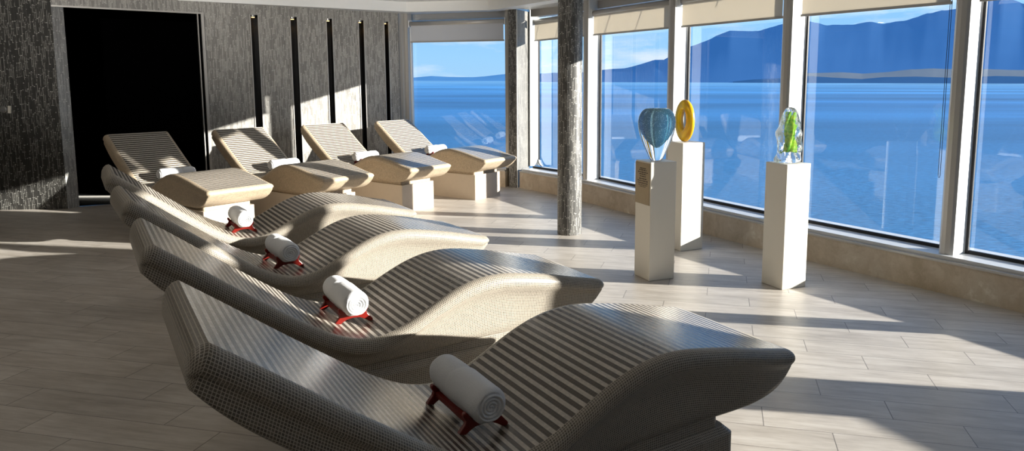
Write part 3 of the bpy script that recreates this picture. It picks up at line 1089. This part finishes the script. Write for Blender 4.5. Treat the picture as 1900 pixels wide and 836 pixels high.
def build_towel():
    """towel rolled along local Y, resting on z = 0"""
    V, Fc = [], []
    n, nl, r0, L = 48, 40, 0.060, 0.37
    rings = []
    rnd = random.Random(3)
    for i in range(nl + 1):
        y = -L / 2 + L * i / nl
        e = min(i, nl - i) / nl
        rr = r0 * (1 - 0.14 * math.exp(-e * 55)) * (1 + 0.02 * math.sin(y * 19 + 0.6))
        seam = 0.17 * math.exp(-((y - 0.04) / 0.013) ** 2) - 0.05 * (y < 0.04)
        ring = []
        for k in range(n):
            a = 2 * PI * k / n
            q = rr * (1 - seam * (0.6 + 0.4 * math.sin(a + 0.5)) + 0.010 * math.sin(3 * a + y * 7) + 0.005 * rnd.uniform(-1, 1))
            flap = 0.006 * (1 - min(1.0, ((a - 4.0) % (2 * PI)) / 0.55)) if ((a - 4.0) % (2 * PI)) < 0.55 else 0
            z = (q + flap) * math.sin(a)
            if z < -r0 * 0.9: z = -r0 * 0.9
            ring.append(len(V)); V.append(((q + flap) * math.cos(a), y, z + r0 * 0.9))
        rings.append(ring)
    for a, b in zip(rings[:-1], rings[1:]):
        for k in range(n): Fc.append([a[k], a[(k + 1) % n], b[(k + 1) % n], b[k]])
    for end, sgn in ((rings[0], -1), (rings[-1], 1)):
        prev = end; y0 = sgn * L / 2
        nr = 20
        for j in range(1, nr + 1):
            f = 1 - j / (nr + 0.6)
            ring = []
            for k in range(n):
                a = 2 * PI * k / n
                rr = r0 * 0.86 * f
                ph = (f * 4.2 - a / (2 * PI) * sgn) % 1.0
                dep = 0.009 * (0.5 - 0.5 * math.cos(2 * PI * ph)) ** 0.6
                edge = 0.008 * math.exp(-(1 - f) * 14)
                ring.append(len(V))
                V.append((rr * math.cos(a), y0 + sgn * (0.004 + dep - edge - 0.006 * (1 - f)), rr * math.sin(a) * (0.96) + r0 * 0.9))
            for k in range(n):
                q = [prev[k], prev[(k + 1) % n], ring[(k + 1) % n], ring[k]]
                Fc.append(q)
            prev = ring
        Fc.append(prev)
    bm = bmesh.new()
    me = bpy.data.meshes.new('t'); me.from_pydata(V, [], Fc); bm.from_mesh(me)
    return bm_obj('rolled_towel', bm, M_TOWEL, None, True)


st0, tw0 = build_stand(), build_towel()
tl_f = ['white rolled towel on the nearest lounger, all in shadow', 'white rolled towel on the second lounger from the camera, on a bright red stand', 'white rolled towel on the third lounger from the camera', 'white rolled towel on the far lounger of the front row, below the back row']
tl_b = ['white rolled towel on the lounger in front of the black doorway', 'white rolled towel on the second lounger from the doorway', 'white rolled towel on the third lounger from the doorway', 'white rolled towel on the lounger beside the far window']
sl_f = ['dark red wooden towel stand on the nearest lounger', 'bright red wooden towel stand on the second lounger from the camera', 'red wooden towel stand on the third lounger from the camera', 'dark red towel stand on the far lounger of the front row']
sl_b = ['red towel stand half hidden on the lounger in front of the black doorway', 'red towel stand half hidden on the second lounger from the doorway', 'red towel stand half hidden on the third lounger from the doorway', 'red towel stand half hidden on the lounger beside the far window']
NOFF = [0.0, 0.04, 0.0, 0.0, 0.04, 0.10, 0.09, 0.12]
first = True
for i, ((x, y, a), kind) in enumerate(LG):
    s, nn = (0.815, NOFF[i]) if kind == 'front' else (0.775, NOFF[i])
    z = top_z(s) + (0.0035 if kind == 'front' else 0.007)
    px = x + math.cos(a) * s - math.sin(a) * nn
    py = y + math.sin(a) * s + math.cos(a) * nn
    flip = 0.0
    st = st0 if first else copy_thing(st0)
    tw = tw0
    if not first: tw = tw0.copy(); C.objects.link(tw)
    first = False
    st.location = (px, py, z); st.rotation_euler = (0, 0, a)
    tw.location = (px - math.sin(a) * -0.01, py + math.cos(a) * -0.01, z + 0.054); tw.rotation_euler = (0, 0, a + flip)
    j = i % 4
    prop(st, (sl_f if kind == 'front' else sl_b)[j], 'towel stand', 'wooden stands under the rolled towels')
    prop(tw, (tl_f if kind == 'front' else tl_b)[j], 'towel', 'rolled white towels on the loungers')

# ------------------------------------------------------------------ pedestals and glass
PEDS = {'L': ((0.733, 5.822), 0.245, 0.99, 24), 'R': ((1.762, 5.585), 0.245, 1.003, 25), 'M': ((1.168, 6.889), 0.26, 1.056, 25)}


def ped_poly(key):
    (x, y), s, h, ang = PEDS[key]
    A = math.radians(ang)
    r = Vector((math.cos(A), math.sin(A))); l = Vector((-math.sin(A), math.cos(A)))
    return Vector((x, y)), r, l, s, h


def pedestal(key, label, plaque=False):
    c, r, l, s, h = ped_poly(key)
    ctr = c + (r + l) * s / 2
    A = math.atan2(r.y, r.x)
    pts = [(-s / 2, -s / 2), (s / 2, -s / 2), (s / 2, s / 2), (-s / 2, s / 2)]
    if not plaque:
        o = prism('display_pedestal', pts, 0, h, M_PED, None, 0.006)
        o.location = (ctr.x, ctr.y, 0); o.rotation_euler = (0, 0, A)
        prop(o, label, 'pedestal', 'white display pedestals')
        return ctr, A, h
    root = empty('display_pedestal', (ctr.x, ctr.y, 0), A, label, 'pedestal', 'white display pedestals')
    prism('block', pts, 0, h, M_PED, root, 0.006)
    # plaque on the -x face of the block, and its unreadable rows of lettering
    bm = bmesh.new(); add_box(bm, Vector((-s / 2 - 0.002, 0.005, h - 0.185)), (0.004, s * 0.93, 0.345))
    pq = bm_obj('plaque', bm, M_PLAQUE, root); prop(pq, 'bronze plaque with rows of small dark lettering')
    rr = random.Random(5)
    bm = bmesh.new()
    rows = [(0.105, .36), (0.090, .46), (0.072, .62), (0.056, .44), (0.038, .36), (0.018, .46), (0.000, .66), (-0.018, .62), (-0.034, .56), (-0.047, .36)]
    for i, (dz, w) in enumerate(rows):
        hgt = 0.0085 if i < 8 else 0.005
        y = s * w / 2
        gap_next = rr.randint(3, 6)
        while y > -s * w / 2:
            lw = rr.uniform(0.0035, 0.0065)
            add_box(bm, Vector((-s / 2 - 0.0045, y - lw / 2, h - 0.165 + dz)), (0.001, lw, hgt * rr.uniform(0.8, 1.0)))
            y -= lw + 0.0016
            gap_next -= 1
            if gap_next == 0: y -= 0.006; gap_next = rr.randint(3, 6)
    bm_obj('lettering', bm, M_INK, pq)
    return ctr, A, h


cL, aL, hL = pedestal('L', 'cream pedestal with a bronze plaque under the round bubbled vase', True)
cM, aM, hM = pedestal('M', 'tallest cream pedestal, under the yellow ring, nearest the windows')
cR, aR, hR = pedestal('R', 'cream pedestal on the right under the green glass sculpture')

# --- bubbled vase: thick clear glass, flattened, with a blue bubbled core
t = empty('glass_vase', (cL.x, cL.y, hL), 0.1, 'round clear glass vase with a blue bubbled core on the plaque pedestal', 'vase')
prof = [(0.0, 0.0), (0.036, 0.0), (0.050, 0.007), (0.062, 0.028), (0.076, 0.06), (0.094, 0.097), (0.111, 0.135), (0.127, 0.175), (0.140, 0.212), (0.150, 0.25), (0.156, 0.29), (0.157, 0.325), (0.151, 0.361), (0.139, 0.39), (0.122, 0.412), (0.100, 0.428), (0.07, 0.434), (0.0, 0.433)]
bm = bmesh.new(); add_lathe(bm, [(max(r, 1e-4), z) for r, z in prof], 64, True, True, 1.0, 0.72)
bmesh.ops.remove_doubles(bm, verts=bm.verts[:], dist=2e-4)
o = bm_obj('clear_shell', bm, clear_glass('clear_vase_glass', (0.98, 0.99, 1.0), 0.0, 1.22, 0, 12, 0.05), t, True)
core = [(0.0, 0.110), (0.02, 0.115), (0.046, 0.138), (0.084, 0.18), (0.113, 0.225), (0.134, 0.28), (0.139, 0.325), (0.132, 0.361), (0.117, 0.390), (0.09, 0.410), (0.05, 0.418), (0.0, 0.419)]
bm = bmesh.new(); add_lathe(bm, [(max(r, 1e-4), z) for r, z in core], 56, True, True, 1.0, 0.66)
bmesh.ops.remove_doubles(bm, verts=bm.verts[:], dist=2e-4)
t2 = NT('blue_bubbled_glass')
v = t2.coord()
vo = t2.new('ShaderNodeTexVoronoi'); t2.link(v, vo.inputs['Vector']); vo.inputs['Scale'].default_value = 92
bub = t2.math('LESS_THAN', vo.outputs['Distance'], 0.27)
sx = t2.sep(v)
g = t2.ramp(t2.math('ADD', t2.math('MULTIPLY', sx[0], 3.2), 0.5), [(0.1, (0.26, 0.36, 0.60)), (0.45, (0.42, 0.56, 0.60)), (0.72, (0.35, 0.74, 0.95)), (1.0, (0.66, 0.78, 1.0))])
nn = t2.noise(v, 9, 3)
g = t2.mix(t2.math('MULTIPLY', nn, 0.5), g, (0.45, 0.60, 0.55))
t2.n.remove(t2.b)
gs = t2.new('ShaderNodeBsdfGlass'); gs.inputs['IOR'].default_value = 1.06; t2.link(g, gs.inputs['Color'])
df = t2.new('ShaderNodeBsdfDiffuse'); df.inputs[0].default_value = (0.75, 0.88, 0.95, 1)
tlc = t2.new('ShaderNodeBsdfTranslucent'); t2.link(g, tlc.inputs[0])
m0 = t2.new('ShaderNodeMixShader'); m0.inputs[0].default_value = 0.50
t2.link(gs.outputs[0], m0.inputs[1]); t2.link(tlc.outputs[0], m0.inputs[2])
m1 = t2.new('ShaderNodeMixShader'); t2.link(t2.math('MULTIPLY', bub, 0.7), m1.inputs[0])
t2.link(m0.outputs[0], m1.inputs[1]); t2.link(df.outputs[0], m1.inputs[2]); t2.link(m1.outputs[0], t2.out.inputs[0])
bm_obj('bubbled_core', bm, t2.m, t, True)

# --- yellow ring: tall oval disc with an off-centre hole
N1, N2 = 72, 28
V, Fc = [], []
for i in range(N1):
    a = 2 * PI * i / N1
    # outer oval and inner hole, hole a little above centre
    ox, oz = 0.150 * math.cos(a), 0.205 * math.sin(a)
    ix, iz = 0.060 * math.cos(a), 0.092 * math.sin(a) + 0.012
    mx, mz = (ox + ix) / 2, (oz + iz) / 2
    dx, dz = (ox - ix) / 2, (oz - iz) / 2
    for j in range(N2):
        b = 2 * PI * j / N2
        cb, sb = math.cos(b), math.sin(b)
        cbq = math.copysign(abs(cb) ** 0.8, cb)
        th = 0.036 * (1 + 0.25 * -cb)
        V.append((mx + dx * cbq, th * math.copysign(abs(sb) ** 0.75, sb), mz + dz * cbq + 0.206))
for i in range(N1):
    for j in range(N2):
        Fc.append([i * N2 + j, ((i + 1) % N1) * N2 + j, ((i + 1) % N1) * N2 + (j + 1) % N2, i * N2 + (j + 1) % N2])
t3 = NT('amber_glass')
nz = t3.noise(t3.coord(), 14, 3)
t3.base(t3.mix(nz, (1.0, 0.50, 0.005), (1.0, 0.70, 0.02)), 0.26, 0.5)
t3.b.inputs['Transmission Weight'].default_value = 0.45
t3.b.inputs['Subsurface Weight'].default_value = 0.35
t3.b.inputs['Subsurface Radius'].default_value = (0.05, 0.03, 0.005)
me = bpy.data.meshes.new('r'); me.from_pydata(V, [], Fc)
bm = bmesh.new(); bm.from_mesh(me)
o = bm_obj('glass_ring', bm, t3.m, None, True)
o.location = (cM.x - 0.025, cM.y - 0.02, hM - 0.0); o.rotation_euler = (0, 0, math.radians(-66))
prop(o, 'yellow glass ring with an oval hole standing upright on the tallest pedestal', 'sculpture')

# --- clear lumpy glass with a green core
t = empty('glass_sculpture', (cR.x, cR.y, hR), 0.2, 'clear lumpy glass sculpture with a bright green core on the right pedestal', 'sculpture')


def lump(a, z):
    return 1 + 0.07 * math.sin(3 * a + 22 * z) + 0.05 * math.sin(5 * a - 31 * z + 1) + 0.04 * math.sin(2 * a + 55 * z + 2) + 0.04 * math.sin(7 * a + 12 * z)


prof = [(1e-4, 0), (0.08, 0.0), (0.100, 0.008), (0.104, 0.03), (0.098, 0.07), (0.097, 0.12), (0.100, 0.17), (0.101, 0.21), (0.098, 0.25), (0.090, 0.285), (0.078, 0.315), (0.066, 0.345), (0.061, 0.375), (0.056, 0.40), (0.044, 0.422), (0.026, 0.436), (1e-4, 0.441)]
fine = resample(prof, 60)
bm = bmesh.new(); add_lathe(bm, [(max(r, 1e-4), z) for r, z in fine], 72, True, True, 1.0, 0.85, lump)
for vtx in bm.verts:
    if vtx.co.z < 0.0: vtx.co.z = 0
bmesh.ops.remove_doubles(bm, verts=bm.verts[:], dist=3e-4)
bm_obj('clear_body', bm, clear_glass('lumpy_clear_glass', (1, 1, 1), 0.0, 1.46, 0.6, 26, 0.10), t, True)
t4 = NT('green_glass')
nz = t4.ramp(t4.noise(t4.coord(), 34, 3), [(0.38, 0.0), (0.62, 1.0)])
t4.base(t4.mix(nz, (0.18, 0.60, 0.015), (0.75, 1.0, 0.10)), 0.15, 0.5)
t4.b.inputs['Emission Color'].default_value = (0.25, 0.6, 0.02, 1)
t4.b.inputs['Emission Strength'].default_value = 0.0
rg = random.Random(12)
bm = bmesh.new()
for k in range(9):
    a = 2 * PI * k / 9 + rg.uniform(-.3, .3); r = rg.uniform(0.016, 0.044)
    top = rg.uniform(0.24, 0.39) if k % 3 else 0.395
    pts, rad = [], []
    for q in range(10):
        f = q / 9; z = 0.085 + (top - 0.085) * f
        w = r * (1.0 - 0.35 * f) * (1 + 0.25 * math.sin(7 * f + k))
        tw_ = a + 1.6 * f
        pts.append((w * math.cos(tw_), w * math.sin(tw_) * 0.8, z)); rad.append(0.0165 * (1 - 0.45 * f) * (1 + 0.3 * math.sin(11 * f + 2 * k)))
    add_tube(bm, pts, rad, 10)
bm_obj('green_core', bm, t4.m, t, True)

# ------------------------------------------------------------------ fill lamps added to brighten the room, with made-up ceiling fixtures
M_FILL = NT('fill_lamp'); M_FILL.b.inputs['Emission Color'].default_value = (1, 0.88, 0.72, 1); M_FILL.b.inputs['Emission Strength'].default_value = 4.0; M_FILL = M_FILL.m
for (x, y) in ((-4.2, 1.0), (-4.2, 4.5), (-1.5, 0.2), (1.4, 0.4), (-6.8, 2.6), (-6.8, 6.0), (-1.4, 6.6)):
    bm = bmesh.new(); add_lathe(bm, [(0.055, -0.004), (0.075, -0.004), (0.075, 0.0)], 24, False, False)
    add_lathe(bm, [(0.055, -0.002), (1e-4, -0.002)], 24, False, False)
    o = bm_obj('fill_light_fixture', bm, M_WHITE); o.location = (x, y, CEIL_Z); prop(o, kind='structure')
    ld = bpy.data.lights.new('fill_light', 'AREA'); ld.shape = 'DISK'; ld.size = 0.11; ld.energy = 3.0; ld.color = (1.0, 0.92, 0.82)
    lo_ = bpy.data.objects.new('fill_light', ld); C.objects.link(lo_); lo_.location = (x, y, CEIL_Z - 0.012)

# ------------------------------------------------------------------ outside: sea, mountains
SEA_Z = -16.0
t5 = NT('blue_sea')
geo = t5.new('ShaderNodeNewGeometry').outputs['Position']
sxy = t5.sep(geo)
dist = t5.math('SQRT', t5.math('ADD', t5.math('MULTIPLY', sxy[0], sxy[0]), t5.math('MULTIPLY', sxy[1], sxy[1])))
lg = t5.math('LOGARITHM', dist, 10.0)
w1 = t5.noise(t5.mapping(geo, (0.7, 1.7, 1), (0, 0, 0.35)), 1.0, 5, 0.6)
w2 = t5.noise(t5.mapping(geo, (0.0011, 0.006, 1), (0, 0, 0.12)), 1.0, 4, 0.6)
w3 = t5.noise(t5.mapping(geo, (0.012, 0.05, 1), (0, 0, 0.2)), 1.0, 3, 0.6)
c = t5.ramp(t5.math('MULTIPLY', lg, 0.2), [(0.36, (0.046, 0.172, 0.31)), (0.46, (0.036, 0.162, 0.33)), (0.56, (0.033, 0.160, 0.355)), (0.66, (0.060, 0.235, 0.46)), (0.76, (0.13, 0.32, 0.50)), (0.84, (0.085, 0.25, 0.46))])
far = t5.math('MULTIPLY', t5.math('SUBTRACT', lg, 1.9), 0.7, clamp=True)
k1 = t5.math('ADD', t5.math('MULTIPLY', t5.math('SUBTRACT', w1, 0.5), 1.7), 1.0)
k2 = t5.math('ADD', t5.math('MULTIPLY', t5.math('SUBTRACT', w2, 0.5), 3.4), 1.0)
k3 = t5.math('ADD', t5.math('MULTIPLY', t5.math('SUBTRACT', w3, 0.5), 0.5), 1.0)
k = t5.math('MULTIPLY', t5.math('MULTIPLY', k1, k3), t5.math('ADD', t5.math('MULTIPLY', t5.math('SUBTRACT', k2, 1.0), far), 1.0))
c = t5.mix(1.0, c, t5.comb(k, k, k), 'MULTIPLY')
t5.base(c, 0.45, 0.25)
bmp = t5.new('ShaderNodeBump'); bmp.inputs['Strength'].default_value = 0.25; bmp.inputs['Distance'].default_value = 0.5
t5.link(w1, bmp.inputs['Height']); t5.link(bmp.outputs[0], t5.b.inputs['Normal'])
S = 40000
ring = [20, 60, 150, 400, 1000, 3000, 9000, S]
V = [(0, 0, SEA_Z)]; Fc = []
for r in ring:
    for q in range(64): V.append((r * math.cos(2 * PI * q / 64), r * math.sin(2 * PI * q / 64), SEA_Z))
for q in range(64): Fc.append([0, 1 + q, 1 + (q + 1) % 64])
for i in range(len(ring) - 1):
    for q in range(64):
        a = 1 + i * 64; b = a + 64; j = (q + 1) % 64
        Fc.append([a + q, b + q, b + j, a + j])
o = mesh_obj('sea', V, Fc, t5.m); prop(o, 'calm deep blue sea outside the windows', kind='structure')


def ridge(name, pts, D, mat, label, seed, front=0.75, rough=0.05, n=260):
    """mountain range built from a skyline of (pixel x, pixel y) seen at distance D"""
    rg_ = random.Random(seed)
    ks = []
    for x, y in pts:
        r = ray(x, y); r0 = ray(x, 152)
        ks.append((r.x / r.y, EYE + D * r.z / r.y))
    ph = [(rg_.uniform(0, 6.28), rg_.uniform(0, 6.28), 8 * 1.9 ** q) for q in range(7)]
    fz = lambda k, v: sum(math.sin(w * 3 * k + a + 2 * v) * math.sin(w * 1.1 * k + b - 5 * v) / (1.7 ** i) for i, (a, b, w) in enumerate(ph))
    V, Fc = [], []
    NV = 14
    for i in range(n):
        k = ks[0][0] + (ks[-1][0] - ks[0][0]) * i / (n - 1)
        for (k0, z0), (k1, z1) in zip(ks[:-1], ks[1:]):
            if k0 <= k <= k1 + 1e-9: top = z0 + (z1 - z0) * (k - k0) / max(1e-9, k1 - k0); break
        for j in range(NV):
            v = j / (NV - 3)
            if v <= 1:
                dd = D * (front + (1 - front) * v); z = SEA_Z - 3 + (top * dd / D - SEA_Z + 3) * (v ** 0.85)
                bump_ = rough * (top - SEA_Z) * fz(k, v) * v * (1 - v) * 2.2 + (0.012 * (top - SEA_Z) * fz(k * 3, 0) if v > 0.99 else 0)
            else:
                dd = D * (1 + 0.3 * (v - 1) * 4); z = top * (1 - (v - 1) * 6) - 5; bump_ = 0
            V.append((k * dd, dd, z + bump_))
    for i in range(n - 1):
        for j in range(NV - 1):
            a = i * NV + j
            Fc.append([a, a + NV, a + NV + 1, a + 1])
    o = mesh_obj(name, V, Fc, mat, smooth=True)
    prop(o, label, kind='structure')
    return o


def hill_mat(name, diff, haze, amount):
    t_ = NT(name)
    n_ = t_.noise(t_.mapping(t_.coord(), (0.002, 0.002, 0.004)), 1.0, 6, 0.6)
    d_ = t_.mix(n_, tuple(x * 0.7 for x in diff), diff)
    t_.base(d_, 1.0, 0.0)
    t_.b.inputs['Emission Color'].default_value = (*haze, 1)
    t_.b.inputs['Emission Strength'].default_value = amount  # aerial haze painted in as a blue glow of the surface
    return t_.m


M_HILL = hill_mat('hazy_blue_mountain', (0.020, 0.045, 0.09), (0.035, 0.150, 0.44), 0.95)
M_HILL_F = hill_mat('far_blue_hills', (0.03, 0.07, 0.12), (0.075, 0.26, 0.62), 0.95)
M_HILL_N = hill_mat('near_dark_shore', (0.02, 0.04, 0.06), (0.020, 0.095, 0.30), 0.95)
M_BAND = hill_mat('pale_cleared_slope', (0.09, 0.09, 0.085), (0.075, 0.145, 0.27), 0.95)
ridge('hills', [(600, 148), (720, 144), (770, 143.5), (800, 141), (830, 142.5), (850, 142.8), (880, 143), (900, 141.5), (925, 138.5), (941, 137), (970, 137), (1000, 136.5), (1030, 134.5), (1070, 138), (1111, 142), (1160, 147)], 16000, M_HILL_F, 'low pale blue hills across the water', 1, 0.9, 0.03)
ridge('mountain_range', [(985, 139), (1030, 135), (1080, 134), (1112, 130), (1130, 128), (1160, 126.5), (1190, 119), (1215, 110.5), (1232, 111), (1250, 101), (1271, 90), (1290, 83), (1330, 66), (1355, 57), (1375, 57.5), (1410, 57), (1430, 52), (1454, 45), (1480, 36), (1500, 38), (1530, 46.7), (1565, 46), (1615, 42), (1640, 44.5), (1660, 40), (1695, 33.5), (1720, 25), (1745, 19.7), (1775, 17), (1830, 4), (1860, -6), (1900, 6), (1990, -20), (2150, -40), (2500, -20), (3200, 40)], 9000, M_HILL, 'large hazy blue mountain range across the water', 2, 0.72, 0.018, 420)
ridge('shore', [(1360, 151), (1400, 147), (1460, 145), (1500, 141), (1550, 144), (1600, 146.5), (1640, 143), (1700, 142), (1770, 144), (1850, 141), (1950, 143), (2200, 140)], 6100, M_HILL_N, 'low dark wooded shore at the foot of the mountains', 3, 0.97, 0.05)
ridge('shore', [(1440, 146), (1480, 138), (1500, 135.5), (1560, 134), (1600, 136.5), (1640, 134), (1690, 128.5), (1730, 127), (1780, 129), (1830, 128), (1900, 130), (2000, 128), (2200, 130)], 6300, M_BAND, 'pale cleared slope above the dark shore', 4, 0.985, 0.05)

# ------------------------------------------------------------------ light
for tgt in ((-6.0, 9.0, 2.95), (-3.2, 10.9, 2.95)):  # unseen spots added behind the camera to brighten fascia and upper wall
    ld = bpy.data.lights.new('fascia_fill_spot', 'SPOT'); ld.energy = 2200; ld.spot_size = math.radians(24); ld.spot_blend = 1.0; ld.shadow_soft_size = 0.15; ld.color = (1.0, 0.96, 0.9)
    lo_ = bpy.data.objects.new('fascia_fill_spot', ld); C.objects.link(lo_); lo_.location = (-2.2, -1.6, 2.3)
    lo_.rotation_euler = (lo_.location - Vector(tgt)).to_track_quat('Z', 'Y').to_euler()
W = bpy.data.worlds.new('sky'); SC.world = W; W.use_nodes = True
nt = W.node_tree; N_ = nt.nodes; L_ = nt.links
for nd in list(N_): N_.remove(nd)
out = N_.new('ShaderNodeOutputWorld'); bg = N_.new('ShaderNodeBackground'); L_.new(bg.outputs[0], out.inputs[0])
tc = N_.new('ShaderNodeTexCoord'); sepn = N_.new('ShaderNodeSeparateXYZ'); L_.new(tc.outputs['Generated'], sepn.inputs[0])


def wmath(op, a, b=None, clamp=False):
    nd = N_.new('ShaderNodeMath'); nd.operation = op; nd.use_clamp = clamp
    for i, v in enumerate((a, b)):
        if v is None: continue
        if hasattr(v, 'is_output'): L_.new(v, nd.inputs[i])
        else: nd.inputs[i].default_value = v
    return nd.outputs[0]


rmp = N_.new('ShaderNodeValToRGB'); L_.new(sepn.outputs[2], rmp.inputs[0])
e = rmp.color_ramp.elements
stops = [(0.0, (0.36, 0.62, 0.90)), (0.03, (0.33, 0.62, 0.92)), (0.09, (0.26, 0.56, 0.92)), (0.3, (0.16, 0.40, 0.82)), (1.0, (0.10, 0.26, 0.62))]
while len(e) < len(stops): e.new(0.5)
for i, (p_, c_) in enumerate(stops): e[i].position = p_; e[i].color = (*c_, 1)
mp = N_.new('ShaderNodeMapping'); mp.inputs['Scale'].default_value = (3.2, 3.2, 14.0); mp.inputs['Location'].default_value = (0.3, 0.1, 0)
L_.new(tc.outputs['Generated'], mp.inputs[0])
nz = N_.new('ShaderNodeTexNoise'); nz.inputs['Scale'].default_value = 2.2; nz.inputs['Detail'].default_value = 7; nz.inputs['Roughness'].default_value = 0.6
L_.new(mp.outputs[0], nz.inputs['Vector'])
cl = wmath('MULTIPLY', wmath('SUBTRACT', nz.outputs[0], 0.48), 5.0, True)
side = wmath('ADD', wmath('MULTIPLY', sepn.outputs[0], 1.5), 0.15, True)      # more cloud towards the right
low = wmath('MULTIPLY', wmath('SUBTRACT', 0.05, wmath('ABSOLUTE', wmath('SUBTRACT', sepn.outputs[2], 0.028))), 30.0, True)
cm = wmath('MULTIPLY', cl, wmath('MAXIMUM', side, wmath('MULTIPLY', low, 0.75)), True)
mixc = N_.new('ShaderNodeMix'); mixc.data_type = 'RGBA'
L_.new(cm, mixc.inputs[0]); L_.new(rmp.outputs[0], mixc.inputs[6]); mixc.inputs[7].default_value = (0.80, 0.86, 0.93, 1)
L_.new(mixc.outputs[2], bg.inputs[0]); bg.inputs[1].default_value = 1.2

SUN_AZ, SUN_EL = math.radians(-9.0), math.radians(12.8)     # where the sun stands
sd = bpy.data.lights.new('sun', 'SUN'); sd.energy = 17.0; sd.angle = math.radians(0.6); sd.color = (1.0, 0.95, 0.87)
so = bpy.data.objects.new('sun', sd); C.objects.link(so)
to_sun = Vector((math.cos(SUN_AZ) * math.cos(SUN_EL), math.sin(SUN_AZ) * math.cos(SUN_EL), math.sin(SUN_EL)))
so.rotation_euler = to_sun.to_track_quat('Z', 'Y').to_euler()
so.location = to_sun * 30

SC.view_settings.view_transform = 'Standard'
SC.view_settings.look = 'None'
SC.view_settings.exposure = 0.0
SC.cycles.max_bounces = 14
SC.cycles.transparent_max_bounces = 16
SC.cycles.transmission_bounces = 12
SC.cycles.caustics_reflective = False
SC.cycles.caustics_refractive = True
SC.cycles.use_denoising = True
